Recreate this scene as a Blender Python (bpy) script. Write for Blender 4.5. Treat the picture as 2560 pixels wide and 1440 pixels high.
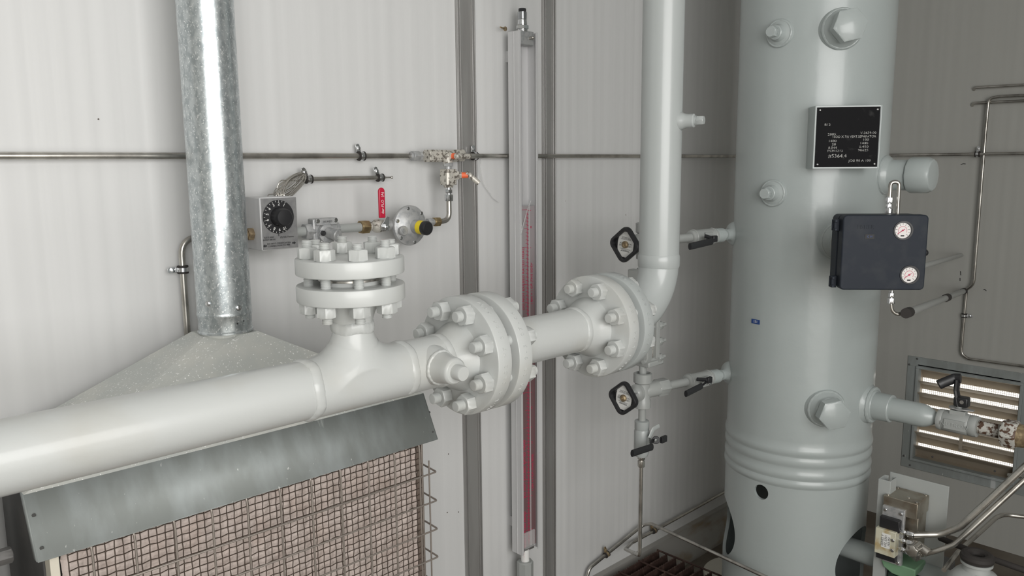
import bpy, bmesh, math, random
from mathutils import Vector, Matrix
random.seed(7)
for o in list(bpy.data.objects): bpy.data.objects.remove(o)
C = bpy.context.scene.collection
S = bpy.context.scene
PI = math.pi
def V(*a): return Vector(a)
def rad(d): return math.radians(d)

# ------------------------------------------------------------------ camera
FPX, YAW, PITCH, ROLL = 2013.93, rad(45.93), rad(8.78), rad(-0.48)
CAM = V(0, 0, 1.5)
_F = V(math.cos(YAW)*math.cos(PITCH), math.sin(YAW)*math.cos(PITCH), -math.sin(PITCH))
_R0 = V(math.sin(YAW), -math.cos(YAW), 0)
_U0 = _R0.cross(_F)
_R = math.cos(ROLL)*_R0 + math.sin(ROLL)*_U0
_U = -math.sin(ROLL)*_R0 + math.cos(ROLL)*_U0
cd = bpy.data.cameras.new('camera'); cam = bpy.data.objects.new('camera', cd); C.objects.link(cam)
cd.sensor_width = 36; cd.lens = 36*FPX/2560; cd.clip_start = .02; cd.clip_end = 100
m3 = Matrix((_R, _U, -_F)).transposed()
cam.matrix_world = Matrix.Translation(CAM) @ m3.to_4x4()
S.camera = cam
def P(px, py, x=None, y=None, z=None):
    """where the sight line through a photo pixel meets a plane of the room"""
    d = _F*FPX + _R*(px-1280) + _U*(720-py)
    if x is not None: t = (x-CAM.x)/d.x
    elif y is not None: t = (y-CAM.y)/d.y
    else: t = (z-CAM.z)/d.z
    return CAM + d*t

# ------------------------------------------------------------------ world, light, exposure
W = bpy.data.worlds.new('outside'); S.world = W; W.use_nodes = True
bg = W.node_tree.nodes['Background']; bg.inputs[0].default_value = (1, .97, .9, 1); bg.inputs[1].default_value = 1.6
S.view_settings.view_transform = 'Standard'; S.view_settings.look = 'None'
S.view_settings.exposure = 0.0; S.view_settings.gamma = 1.0; S.view_settings.use_curve_mapping = False
def area(name, loc, target, sx, sy, power, col=(1, 1, 1)):
    ld = bpy.data.lights.new(name, 'AREA'); ld.shape = 'RECTANGLE'; ld.size = sx; ld.size_y = sy
    ld.energy = power; ld.color = col
    o = bpy.data.objects.new(name, ld); C.objects.link(o); o.location = loc
    o.rotation_euler = (Vector(target)-Vector(loc)).to_track_quat('-Z', 'Y').to_euler()
    return o
# daylight of the open doorway in the front wall, behind and left of the camera
area('doorway_daylight', (-.12, -1.22, 1.80), (.2, 1, 1.60), 2.6, 1.36, 54, (1, .992, .985))

# ------------------------------------------------------------------ materials
def mat(name, col, rough=.5, metal=0, noise=None, bump=None, spec=None, coat=0, alpha=None, trans=0):
    m = bpy.data.materials.new(name); m.use_nodes = True; nt = m.node_tree; b = nt.nodes['Principled BSDF']
    b.inputs['Base Color'].default_value = (*col, 1); b.inputs['Roughness'].default_value = rough
    b.inputs['Metallic'].default_value = metal
    if spec is not None: b.inputs['Specular IOR Level'].default_value = spec
    if coat: b.inputs['Coat Weight'].default_value = coat; b.inputs['Coat Roughness'].default_value = .12
    if trans: b.inputs['Transmission Weight'].default_value = trans
    if alpha is not None: b.inputs['Alpha'].default_value = alpha
    tc = nt.nodes.new('ShaderNodeNewGeometry')
    def noise_node(scale, detail, stretch):
        mp = nt.nodes.new('ShaderNodeMapping'); mp.inputs['Scale'].default_value = stretch
        nt.links.new(tc.outputs['Position'], mp.inputs['Vector'])
        n = nt.nodes.new('ShaderNodeTexNoise'); n.inputs['Scale'].default_value = scale; n.inputs['Detail'].default_value = detail
        nt.links.new(mp.outputs[0], n.inputs['Vector']); return n
    if noise:   # list of (scale, detail, (lo,hi), colour, stretch)
        prev = None
        for (sc, de, lo, hi, c2, st) in noise:
            n = noise_node(sc, de, st); r = nt.nodes.new('ShaderNodeMapRange')
            r.inputs['From Min'].default_value = lo; r.inputs['From Max'].default_value = hi
            nt.links.new(n.outputs['Fac'], r.inputs['Value'])
            mx = nt.nodes.new('ShaderNodeMix'); mx.data_type = 'RGBA'
            nt.links.new(r.outputs[0], mx.inputs['Factor'])
            if prev is None: mx.inputs['A'].default_value = (*col, 1)
            else: nt.links.new(prev, mx.inputs['A'])
            mx.inputs['B'].default_value = (*c2, 1); prev = mx.outputs['Result']
        nt.links.new(prev, b.inputs['Base Color'])
    if bump:    # (scale, detail, strength, distance, stretch)
        sc, de, stg, di, st = bump
        n = noise_node(sc, de, st); bn = nt.nodes.new('ShaderNodeBump')
        bn.inputs['Strength'].default_value = stg; bn.inputs['Distance'].default_value = di
        nt.links.new(n.outputs['Fac'], bn.inputs['Height']); nt.links.new(bn.outputs[0], b.inputs['Normal'])
    return m
U1 = (1, 1, 1)
M = {}
M['pipe'] = mat('cream_grey_pipe_paint', (.49, .505, .495), .38, coat=.25, noise=[(9, 4, .5, .8, (.45, .45, .42), U1)], bump=(60, 3, .12, .002, U1))
M['pipe_dusty'] = M['pipe']
M['riser'] = mat('light_grey_riser_paint', (.40, .425, .42), .33, coat=.3, bump=(50, 3, .12, .002, U1))
M['vessel'] = mat('blue_grey_vessel_paint', (.385, .425, .42), .36, coat=.35, noise=[(6, 4, .4, .75, (.405, .445, .44), U1)], bump=(35, 5, .25, .003, U1))
M['valvegrey'] = mat('grey_valve_paint', (.36, .375, .365), .38, coat=.2, bump=(70, 3, .15, .001, U1))
M['galv'] = mat('galvanized_steel', (.56, .60, .61), .30, .72, noise=[(110, 6, .42, .60, (.40, .44, .455), (1, 1, .6)), (330, 3, .60, .66, (.88, .90, .90), (1, 1, .7))], bump=(200, 3, .2, .0006, U1))
M['galvdull'] = mat('dull_galvanized_sheet', (.27, .29, .28), .62, .12, noise=[(10, 6, .42, .68, (.36, .39, .39), (2.2, 1.6, .5)), (46, 3, .68, .73, (.56, .585, .58), (1, .3, .07)), (170, 5, .70, .74, (.62, .63, .62), (1, 1, .25))], spec=.3, bump=(40, 3, .1, .001, U1))
M['galvhood'] = mat('spotted_galvanized_hood', (.52, .54, .52), .55, .12, noise=[(12, 5, .4, .7, (.62, .62, .58), U1), (260, 4, .63, .67, (.93, .93, .92), (1, 1, .4))], bump=(80, 3, .15, .001, U1))
M['alu'] = mat('brushed_aluminium', (.66, .66, .665), .42, .15, noise=[(4, 4, .35, .7, (.58, .58, .585), (9, 9, .5))], bump=(60, 3, .08, .001, (6, 6, .1)))
M['aludark'] = mat('stainless_trim', (.40, .395, .385), .36, .5, noise=[(3, 4, .4, .65, (.30, .29, .28), (6, 6, .6))])
M['steel'] = mat('stainless_tube', (.56, .54, .50), .27, .9, noise=[(20, 4, .45, .7, (.30, .285, .26), U1)])
M['steelbright'] = mat('bright_plated_steel', (.72, .73, .74), .22, 1)
M['steeldull'] = mat('dull_cast_zinc', (.47, .475, .475), .45, .45, noise=[(90, 4, .47, .65, (.36, .37, .38), U1)], bump=(140, 3, .3, .001, U1))
M['plate_steel'] = mat('scuffed_steel_faceplate', (.30, .30, .30), .42, .5, noise=[(60, 4, .45, .65, (.24, .24, .245), U1)])
M['worn'] = mat('paint_worn_metal', (.60, .575, .52), .45, .35, noise=[(120, 4, .52, .58, (.20, .18, .155), U1)], bump=(120, 3, .25, .001, U1))
M['rusty'] = mat('rust_flaked_paint', (.55, .54, .50), .5, .1, noise=[(90, 5, .50, .54, (.10, .055, .035), U1)], bump=(90, 4, .4, .001, U1))
M['rust'] = mat('rust_stain', (.42, .20, .06), .8, noise=[(200, 4, .45, .6, (.50, .36, .18), U1)])
M['brass'] = mat('tarnished_brass', (.46, .36, .20), .38, .8, noise=[(60, 4, .45, .65, (.30, .22, .12), U1)])
M['brownfit'] = mat('weathered_brown_fitting', (.24, .18, .11), .5, .5, noise=[(90, 4, .45, .6, (.42, .33, .20), U1)])
M['black'] = mat('black_plastic', (.018, .018, .02), .38)
M['blackmatte'] = mat('black_rubber', (.03, .026, .024), .75)
M['boxgrey'] = mat('charcoal_plastic', (.022, .027, .037), .5, spec=.18, noise=[(30, 4, .5, .75, (.033, .038, .046), U1)])
M['red'] = mat('red_vinyl', (.52, .012, .045), .35, coat=.2)
M['orange'] = mat('orange_plastic', (.85, .16, .06), .45)
M['yellow'] = mat('yellow_label', (.85, .66, .02), .4)
M['white'] = mat('white_print', (.82, .82, .80), .5)
M['dimprint'] = mat('worn_grey_print', (.42, .42, .40), .5, noise=[(260, 3, .48, .58, (.12, .12, .12), U1)])
M['ink'] = mat('black_print', (.02, .02, .022), .6)
M['redink'] = mat('red_print', (.55, .02, .09), .5)
M['dial'] = mat('white_dial_face', (.75, .72, .70), .4)
M['clearlens'] = mat('clear_lens', (1, 1, 1), .03, trans=1)
M['wire'] = mat('guard_wire', (.30, .265, .235), .45, .5)
M['mesh'] = mat('brown_mesh_wire', (.075, .055, .042), .6, .2)
M['pad'] = mat('pink_ceramic_pad', (.66, .57, .525), .9, noise=[(18, 5, .45, .7, (.58, .48, .43), U1)], bump=(75, 6, .9, .006, U1))
M['cream'] = mat('cream_enamel', (.66, .62, .52), .5)
M['darkmetal'] = mat('dark_grey_enamel', (.09, .09, .088), .55, .1, noise=[(10, 4, .45, .7, (.13, .125, .12), U1)])
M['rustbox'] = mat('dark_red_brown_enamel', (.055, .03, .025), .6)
M['grate'] = mat('rusted_grating_steel', (.055, .030, .024), .65, .3, noise=[(50, 4, .5, .7, (.11, .07, .055), U1)])
M['green'] = mat('green_enamel', (.20, .36, .22), .45)
M['greendark'] = mat('dark_green_enamel', (.015, .05, .03), .4)
M['post'] = mat('pale_grey_post_paint', (.40, .42, .41), .45)
M['stain'] = mat('stained_stainless_block', (.42, .39, .33), .35, .85, noise=[(25, 4, .45, .65, (.30, .25, .19), U1)])
M['label'] = mat('stained_cream_label', (.62, .60, .47), .45, noise=[(30, 4, .5, .68, (.42, .30, .12), U1)])
M['plate'] = mat('glossy_black_nameplate', (.006, .006, .007), .4, spec=.04, noise=[(40, 3, .62, .75, (.03, .03, .03), U1)])
M['slat'] = mat('tan_louver_slat', (.42, .37, .30), .5, .3)
M['copperplug'] = mat('orange_plug', (.45, .16, .05), .5, .3)
M['tape'] = mat('blue_label', (.02, .06, .22), .5)
M['plastictie'] = mat('clear_nylon', (.8, .8, .8), .25, alpha=.55)
M['base'] = mat('dirty_off_white_sill', (.34, .33, .31), .6, noise=[(7, 5, .5, .72, (.25, .20, .14), (1, 1, 3))])
M['dusty'] = mat('dusty_paint', (.60, .575, .50), .6)
M['spot'] = mat('dark_speck', (.10, .085, .07), .7)
M['scale_plate'] = mat('maroon_tinted_tube', (.20, .09, .10), .28)
M['acrylic'] = mat('clear_acrylic', (.9, .9, .9), .06, alpha=.22)

def wall_mat(name, base, axis):
    """off-white ribbed liner panel: shallow vertical flutes of uneven width"""
    m = bpy.data.materials.new(name); m.use_nodes = True; nt = m.node_tree; b = nt.nodes['Principled BSDF']
    b.inputs['Roughness'].default_value = .42; b.inputs['Specular IOR Level'].default_value = .35
    g = nt.nodes.new('ShaderNodeNewGeometry'); sp = nt.nodes.new('ShaderNodeSeparateXYZ'); nt.links.new(g.outputs['Position'], sp.inputs[0])
    n1 = nt.nodes.new('ShaderNodeTexNoise'); n1.noise_dimensions = '1D'; n1.inputs['Scale'].default_value = 22; n1.inputs['Detail'].default_value = 3
    nt.links.new(sp.outputs[axis], n1.inputs['W'])
    r = nt.nodes.new('ShaderNodeMapRange'); r.inputs['From Min'].default_value = .35; r.inputs['From Max'].default_value = .65
    nt.links.new(n1.outputs['Fac'], r.inputs['Value'])
    mx = nt.nodes.new('ShaderNodeMix'); mx.data_type = 'RGBA'; mx.inputs['A'].default_value = (*[c*.975 for c in base], 1); mx.inputs['B'].default_value = (*[c*1.01 for c in base], 1)
    nt.links.new(r.outputs[0], mx.inputs['Factor'])
    # fine dust specks
    n2 = nt.nodes.new('ShaderNodeTexNoise'); n2.inputs['Scale'].default_value = 38; n2.inputs['Detail'].default_value = 1
    nt.links.new(g.outputs['Position'], n2.inputs['Vector'])
    r2 = nt.nodes.new('ShaderNodeMapRange'); r2.inputs['From Min'].default_value = .835; r2.inputs['From Max'].default_value = .86
    nt.links.new(n2.outputs['Fac'], r2.inputs['Value'])
    mx2 = nt.nodes.new('ShaderNodeMix'); mx2.data_type = 'RGBA'; nt.links.new(r2.outputs[0], mx2.inputs['Factor'])
    nt.links.new(mx.outputs['Result'], mx2.inputs['A']); mx2.inputs['B'].default_value = (.2, .17, .13, 1)
    nt.links.new(mx2.outputs['Result'], b.inputs['Base Color'])
    w = nt.nodes.new('ShaderNodeMath'); w.operation = 'MULTIPLY'; w.inputs[1].default_value = 2*PI/.038; nt.links.new(sp.outputs[axis], w.inputs[0])
    s = nt.nodes.new('ShaderNodeMath'); s.operation = 'SINE'; nt.links.new(w.outputs[0], s.inputs[0])
    ad = nt.nodes.new('ShaderNodeMath'); ad.operation = 'MULTIPLY_ADD'; nt.links.new(n1.outputs['Fac'], ad.inputs[0]); ad.inputs[1].default_value = 3.5; nt.links.new(s.outputs[0], ad.inputs[2])
    bn = nt.nodes.new('ShaderNodeBump'); bn.inputs['Strength'].default_value = .45; bn.inputs['Distance'].default_value = .00045
    nt.links.new(ad.outputs[0], bn.inputs['Height']); nt.links.new(bn.outputs[0], b.inputs['Normal'])
    return m
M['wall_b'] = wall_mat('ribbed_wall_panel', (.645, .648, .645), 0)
M['wall_r'] = wall_mat('ribbed_wall_panel_shaded', (.42, .42, .395), 1)  # same panel in a darker base: shade of the side walls put into the colour
M['floor'] = mat('stained_plywood_floor', (.16, .14, .115), .7, noise=[(5, 6, .4, .65, (.09, .07, .05), U1)], bump=(20, 4, .2, .003, U1))
M['ceil'] = mat('ceiling_paint', (.62, .62, .61), .7)

# ------------------------------------------------------------------ mesh helper
def frame(origin, z, x=None):
    z = Vector(z).normalized()
    if x is None: x = V(1, 0, 0) if abs(z.x) < .9 else V(0, 1, 0)
    x = Vector(x); x = (x - z*x.dot(z)).normalized(); y = z.cross(x)
    m = Matrix((x, y, z)).transposed().to_4x4(); return Matrix.Translation(Vector(origin)) @ m
WM = {}
class MB:
    def __init__(s, T=None): s.bm = bmesh.new(); s.T = T or Matrix.Identity(4)
    def add(s, verts, faces):
        vs = [s.bm.verts.new(s.T @ Vector(v)) for v in verts]
        for f in faces:
            try: s.bm.faces.new([vs[i] for i in f])
            except ValueError: pass
        return vs
    def box(s, c, d, T=None):
        c = Vector(c); T = T or Matrix.Identity(4)
        vs = [T @ V(c.x+i*d[0]/2, c.y+j*d[1]/2, c.z+k*d[2]/2) for i in (-1, 1) for j in (-1, 1) for k in (-1, 1)]
        s.add(vs, [(0, 1, 3, 2), (4, 6, 7, 5), (0, 4, 5, 1), (2, 3, 7, 6), (0, 2, 6, 4), (1, 5, 7, 3)]); return s
    def prism(s, pts, z0, z1, T=None):
        T = T or Matrix.Identity(4); n = len(pts)
        vs = [T @ V(p[0], p[1], z0) for p in pts] + [T @ V(p[0], p[1], z1) for p in pts]
        s.add(vs, [tuple(range(n))[::-1], tuple(range(n, 2*n))] + [(i, (i+1) % n, n+(i+1) % n, n+i) for i in range(n)]); return s
    def lathe(s, prof, o=(0, 0, 0), z=(0, 0, 1), n=32, caps=True, closed=False):
        """prof: list of (radius, height)"""
        F = frame(o, z); vs = []; fs = []; m = len(prof)
        for (r, h) in prof:
            for i in range(n):
                a = 2*PI*i/n; vs.append(F @ V(r*math.cos(a), r*math.sin(a), h))
        for k in range(m-1 if not closed else m):
            for i in range(n):
                a, b = k*n+i, k*n+(i+1) % n; k2 = (k+1) % m; fs.append((a, b, k2*n+(i+1) % n, k2*n+i))
        if caps and not closed: fs.append(tuple(range(n))[::-1]); fs.append(tuple(range((m-1)*n, m*n)))
        s.add(vs, fs); return s
    def cyl(s, a, b, r, r2=None, n=24, bev=0):
        a = Vector(a); b = Vector(b); L = (b-a).length; r2 = r if r2 is None else r2
        pr = [(r, 0), (r2, L)] if not bev else [(r-bev, 0), (r, bev), (r2, L-bev), (r2-bev, L)]
        return s.lathe(pr, a, b-a, n)
    def hexa(s, a, b, af, rot=0, n=6, ch=.07):
        """hex with chamfered corners: af across flats"""
        a = Vector(a); b = Vector(b); L = (b-a).length; F = frame(a, b-a); R = af/2/math.cos(PI/n)
        ri = af/2*.97; h = min(L*ch, R-af/2); vs = []; m = 24
        def ring(fn, z):
            i0 = len(vs)
            for i in range(m):
                t = 2*PI*i/m+rot; vs.append(F @ V(fn(i)*math.cos(t), fn(i)*math.sin(t), z))
            return i0
        def hexr(i):
            t = (2*PI*i/m) % (2*PI/n) - PI/n; return af/2/math.cos(t)
        rs = [ring(lambda i: ri, 0), ring(lambda i: min(hexr(i), R), h), ring(lambda i: min(hexr(i), R), L-h), ring(lambda i: ri, L)]
        fs = []
        for q in range(3):
            for i in range(m): fs.append((rs[q]+i, rs[q]+(i+1) % m, rs[q+1]+(i+1) % m, rs[q+1]+i))
        fs.append(tuple(range(m))[::-1]); fs.append(tuple(range(3*m, 4*m)))
        s.add(vs, fs); return s
    def torus(s, c, ax, R, r, n=40, m=10, a0=0, a1=2*PI, wob=0):
        F = frame(c, ax); vs = []; fs = []; full = abs(a1-a0-2*PI) < 1e-6; k = n if full else n+1
        for i in range(k):
            a = a0+(a1-a0)*i/n; w = 1+wob*math.sin(a*13)*math.cos(a*7)
            for j in range(m):
                b = 2*PI*j/m; q = R+r*w*math.cos(b); vs.append(F @ V(q*math.cos(a), q*math.sin(a), r*w*math.sin(b)+wob*.3*r*math.sin(a*9)))
        for i in range(n):
            for j in range(m):
                a, b = i*m+j, i*m+(j+1) % m; c2 = ((i+1) % k)*m; fs.append((a, c2+j, c2+(j+1) % m, b))
        if not full: fs.append(tuple(range(m))); fs.append(tuple(range((k-1)*m, k*m))[::-1])
        s.add(vs, fs); return s
    def tube(s, pts, r, n=12, bend=None, closed=False, flat=None):
        """round tube along a path whose corners are rounded with radius bend"""
        pts = [Vector(p) for p in pts]
        if bend and len(pts) > 2:
            out = [pts[0]]
            for i in range(1, len(pts)-1):
                p0, p, p1 = pts[i-1], pts[i], pts[i+1]; d0 = (p0-p); d1 = (p1-p); l0, l1 = d0.length, d1.length
                d0.normalize(); d1.normalize(); ang = d0.angle(d1)
                if ang > PI-.03: out.append(p); continue
                t = min(bend/math.tan(ang/2), l0*.48, l1*.48); a = p+d0*t; b = p+d1*t
                for q in range(9):
                    u = q/8; out.append(a*(1-u)**2+p*2*u*(1-u)+b*u*u)
            out.append(pts[-1]); pts = out
        T0 = (pts[1]-pts[0]).normalized(); up = V(0, 0, 1) if abs(T0.z) < .9 else V(1, 0, 0); N = (up-T0*up.dot(T0)).normalized()
        rings = []; vs = []; fs = []; L = len(pts)
        for i, p in enumerate(pts):
            if closed: T = (pts[(i+1) % L]-pts[i-1]).normalized()
            else: T = ((pts[min(i+1, L-1)]-pts[max(i-1, 0)])).normalized()
            N = (N-T*N.dot(T)).normalized(); B = T.cross(N)
            for j in range(n):
                a = 2*PI*j/n; vs.append(p+N*(r*math.cos(a))+B*(r*(flat or 1)*math.sin(a)))
        for i in range(L if closed else L-1):
            for j in range(n):
                k2 = ((i+1) % L)*n; fs.append((i*n+j, i*n+(j+1) % n, k2+(j+1) % n, k2+j))
        if not closed: fs.append(tuple(range(n))[::-1]); fs.append(tuple(range((L-1)*n, L*n)))
        s.add(vs, fs); return s
    def ball(s, c, r, n=20, sc=(1, 1, 1), half=False):
        vs = []; fs = []; m = n//2; c = Vector(c)
        for i in range(m+1):
            t = (PI/2 if half else PI)*i/m
            for j in range(n):
                a = 2*PI*j/n; vs.append(c+V(r*sc[0]*math.sin(t)*math.cos(a), r*sc[1]*math.sin(t)*math.sin(a), r*sc[2]*math.cos(t)))
        for i in range(m):
            for j in range(n): fs.append((i*n+j, (i+1)*n+j, (i+1)*n+(j+1) % n, i*n+(j+1) % n))
        s.add(vs, fs); bmesh.ops.remove_doubles(s.bm, verts=s.bm.verts, dist=1e-7); return s
    def thread(s, a, b, r, pitch=.0024):
        """studs: a stack of shallow thread ridges"""
        a = Vector(a); b = Vector(b); L = (b-a).length; k = max(2, int(L/pitch)); pr = [(r*.8, 0)]
        for i in range(k):
            h = L*i/k; pr += [(r*.86, h+L/k*.05), (r, h+L/k*.45), (r, h+L/k*.6), (r*.86, h+L/k*.98)]
        pr.append((r*.8, L)); return s.lathe(pr, a, b-a, 18)
    def build(s, name, material, parent=None, loc=None, bevel=0, ang=35, kind=None, seg=2):
        bmesh.ops.recalc_face_normals(s.bm, faces=s.bm.faces)
        me = bpy.data.meshes.new(name)
        if parent is not None: inv = WM[parent.name].inverted(); wm = WM[parent.name]
        else: wm = Matrix.Translation(Vector(loc) if loc is not None else V(0, 0, 0)); inv = wm.inverted()
        s.bm.transform(inv); s.bm.to_mesh(me); s.bm.free()
        for p in me.polygons: p.use_smooth = True
        me.set_sharp_from_angle(angle=rad(ang))
        ms = material if isinstance(material, (list, tuple)) else [material]
        for q in ms: me.materials.append(q)
        o = bpy.data.objects.new(name, me); C.objects.link(o)
        if parent is not None: o.parent = parent
        else: o.matrix_world = wm
        WM[o.name] = wm
        if bevel:
            bv = o.modifiers.new('bevel', 'BEVEL'); bv.width = bevel; bv.segments = seg; bv.limit_method = 'ANGLE'; bv.angle_limit = rad(30)
        if kind: o['kind'] = kind
        return o
def thing(name, label, cat, loc, group=None, T=None):
    o = bpy.data.objects.new(name, None); C.objects.link(o); o.empty_display_size = .02
    o.matrix_world = T if T is not None else Matrix.Translation(Vector(loc)); WM[o.name] = o.matrix_world.copy()
    o['label'] = label; o['category'] = cat
    if group: o['group'] = group
    return o
def tag(o, label, cat, group=None, kind=None):
    o['label'] = label; o['category'] = cat
    if group: o['group'] = group
    if kind: o['kind'] = kind
    return o
def text(name, s, F, size, m, parent, depth=.0004, align='CENTER', space=1.0, sx=1.0):
    """raised or printed lettering in the plane of frame F (x right, y up, z out)"""
    cu = bpy.data.curves.new('lettering', 'FONT'); cu.body = s; cu.size = size; cu.extrude = depth; cu.align_x = align; cu.align_y = 'CENTER'
    cu.space_character = space; cu.resolution_u = 2
    t = bpy.data.objects.new('lettering', cu); me = bpy.data.meshes.new_from_object(t); bpy.data.objects.remove(t)
    me.transform(WM[parent.name].inverted() @ F @ Matrix.Diagonal((sx, 1, 1, 1)))
    me.materials.append(m); o = bpy.data.objects.new(name, me); C.objects.link(o); o.parent = parent; WM[o.name] = WM[parent.name]
    return o
def curved_text(name, s, c, ax, up, R, size, a0, da, m, parent, depth=.0006):
    """letters stamped one by one round a rim of radius R about axis ax; one mesh"""
    bm = bmesh.new(); c = Vector(c); ax = Vector(ax).normalized(); up = Vector(up).normalized(); sd = ax.cross(up)
    for i, ch in enumerate(s):
        if ch == ' ': continue
        a = a0+i*da; out = up*math.cos(a)+sd*math.sin(a); tan = (-up*math.sin(a)+sd*math.cos(a))*(1 if da > 0 else -1)
        cu = bpy.data.curves.new('lettering', 'FONT'); cu.body = ch; cu.size = size; cu.extrude = depth; cu.align_x = 'CENTER'; cu.align_y = 'CENTER'; cu.resolution_u = 2
        t = bpy.data.objects.new('lettering', cu); me = bpy.data.meshes.new_from_object(t); bpy.data.objects.remove(t)
        yv = out.cross(tan); me.transform(Matrix.Translation(c+out*R) @ Matrix((tan, yv, out)).transposed().to_4x4()); bm.from_mesh(me)
    bm.transform(WM[parent.name].inverted()); me = bpy.data.meshes.new(name); bm.to_mesh(me); bm.free(); me.materials.append(m)
    o = bpy.data.objects.new(name, me); C.objects.link(o); o.parent = parent; WM[o.name] = WM[parent.name]; return o

# ------------------------------------------------------------------ room
YB, XR = 1.65, 3.40          # back wall and right wall planes
def struct(name, mb, m, bevel=0):
    o = mb.build(name, m, bevel=bevel); o['kind'] = 'structure'; return o
struct('wall_back', MB().box((.7, YB+.05, 1.35), (5.5, .1, 2.9)), M['wall_b'])
lz0, lz1, ly0, ly1 = .262, .690, .760, 1.160    # louver opening in the right wall
w = MB()
w.box((XR+.05, (ly1+1.75)/2, 1.35), (.1, 1.75-ly1, 2.9)); w.box((XR+.05, (ly0-1.3)/2, 1.35), (.1, ly0+1.3, 2.9))
w.box((XR+.05, (ly0+ly1)/2, (lz1+2.8)/2), (.1, ly1-ly0, 2.8-lz1)); w.box((XR+.05, (ly0+ly1)/2, (lz0-.1)/2), (.1, ly1-ly0, lz0+.1))
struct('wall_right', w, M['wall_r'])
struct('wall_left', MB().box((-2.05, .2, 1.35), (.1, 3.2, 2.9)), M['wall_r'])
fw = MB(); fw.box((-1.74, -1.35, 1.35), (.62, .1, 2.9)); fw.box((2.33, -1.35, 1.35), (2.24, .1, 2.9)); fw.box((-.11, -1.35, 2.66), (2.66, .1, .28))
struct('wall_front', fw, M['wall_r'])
struct('floor', MB().box((.7, .2, -.05), (5.6, 3.2, .1)), M['floor'])
struct('ceiling', MB().box((.7, .2, 2.85), (5.6, 3.2, .1)), M['ceil'])
# sheet-metal sill along the foot of the back wall
b = MB().prism([(0, 0), (-.06, 0), (-.06, .02), (-.022, .075), (-.022, .115), (0, .115)], -2, XR, Matrix(((0, 0, 1, 0), (1, 0, 0, YB), (0, 1, 0, 0), (0, 0, 0, 1))))
struct('baseboard_back', b, M['base'])
def batten(name, x0, x1):
    mb = MB(); d = .006
    mb.box(((x0+x1)/2, YB-d/2, 1.4), (x1-x0, d, 2.8))
    for x in (x0+.002, x1-.002, x0+.010, x1-.010): mb.box((x, YB-d-.002, 1.4), (.0035, .004, 2.8))
    return struct(name, mb, M['aludark'], .0008)
batten('trim_1', 1.400, 1.462); batten('trim_2', 1.722, 1.774)

# ------------------------------------------------------------------ bolts
def stud(T, L, r, af, h, root, mt, both=True, out=.013, out2=.013, rot=0):
    """stud bolt along local z from -L/2 to L/2 between the nut seats"""
    sb = MB(T); sb.thread((0, 0, -L/2-h-out2), (0, 0, L/2+h+out), r); o = sb.build('stud_bolt', mt, root)
    n1 = MB(T); n1.hexa((0, 0, L/2), (0, 0, L/2+h), af, rot); a = n1.build('nut', mt, o)
    n2 = MB(T); n2.hexa((0, 0, -L/2-h), (0, 0, -L/2), af, rot+.3); n2.build('nut', mt, o)
    return o
def bolt_circle(root, c, ax, up, R, n, L, r, af, h, mt, out=.013, out2=.013):
    c = Vector(c); ax = Vector(ax).normalized(); up = Vector(up); sd = ax.cross(up)
    for i in range(n):
        a = 2*PI*(i+.5)/n; p = c+up*(R*math.cos(a))+sd*(R*math.sin(a))
        stud(frame(p, ax, up), L, r, af, h, root, mt, out=out+random.uniform(-.002, .003), out2=out2+random.uniform(-.002, .002), rot=random.uniform(0, 1))
def flange(name, c, ax, R, t, rface, hub_r, hub_r2, hub_len, mt, root, rf=.0064, bev=.0025):
    """weld-neck flange; c = centre of gasket face, ax points from the face into the neck"""
    pr = [(rface*.45, 0), (rface-.001, 0), (rface, .001), (rface, rf), (R-bev, rf), (R-bev*.3, rf+bev*.3), (R, rf+bev), (R, rf+t-bev), (R-bev*.3, rf+t-bev*.3), (R-bev, rf+t),
          (hub_r+.010, rf+t), (hub_r+.003, rf+t+.003), (hub_r, rf+t+.010), ((hub_r+hub_r2)/2, rf+t+(hub_len-t-rf)*.5), (hub_r2+.001, hub_len-.008), (hub_r2, hub_len), (hub_r2*.8, hub_len)]
    return MB().lathe(pr, c, ax, 96).build(name, mt, root)
def weld(c, ax, R, r, mt, root, wide=1.5, wob=.16):
    """weld cap: a low wide bead with overlapping ripples"""
    F = frame(c, ax); n, m = 160, 12; vs = []; fs = []; ph = random.uniform(0, 6)
    for i in range(n):
        a = 2*PI*i/n; h = r*(.62+wob*.5*math.sin(a*3+ph)+wob*.45*math.sin(a*8+ph*2)); sh = r*wob*1.6*math.sin(a*4+ph*3)
        rp = 1
        for j in range(m):
            t = 2*PI*j/m; q = R+h*rp*math.cos(t); tw = .04*math.sin(a*23+t*1.5)*h; vs.append(F @ V((q+tw)*math.cos(a), (q+tw)*math.sin(a), sh+r*wide*math.sin(t)))
    for i in range(n):
        for j in range(m):
            k = ((i+1) % n)*m; fs.append((i*m+j, k+j, k+(j+1) % m, i*m+(j+1) % m))
    mb = MB(); mb.add(vs, fs); return mb.build('weld_bead', mt, root)

YP, ZP, RP = 1.055, 1.168, .04445
X = V(1, 0, 0); Z = V(0, 0, 1); Yv = V(0, 1, 0)
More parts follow.
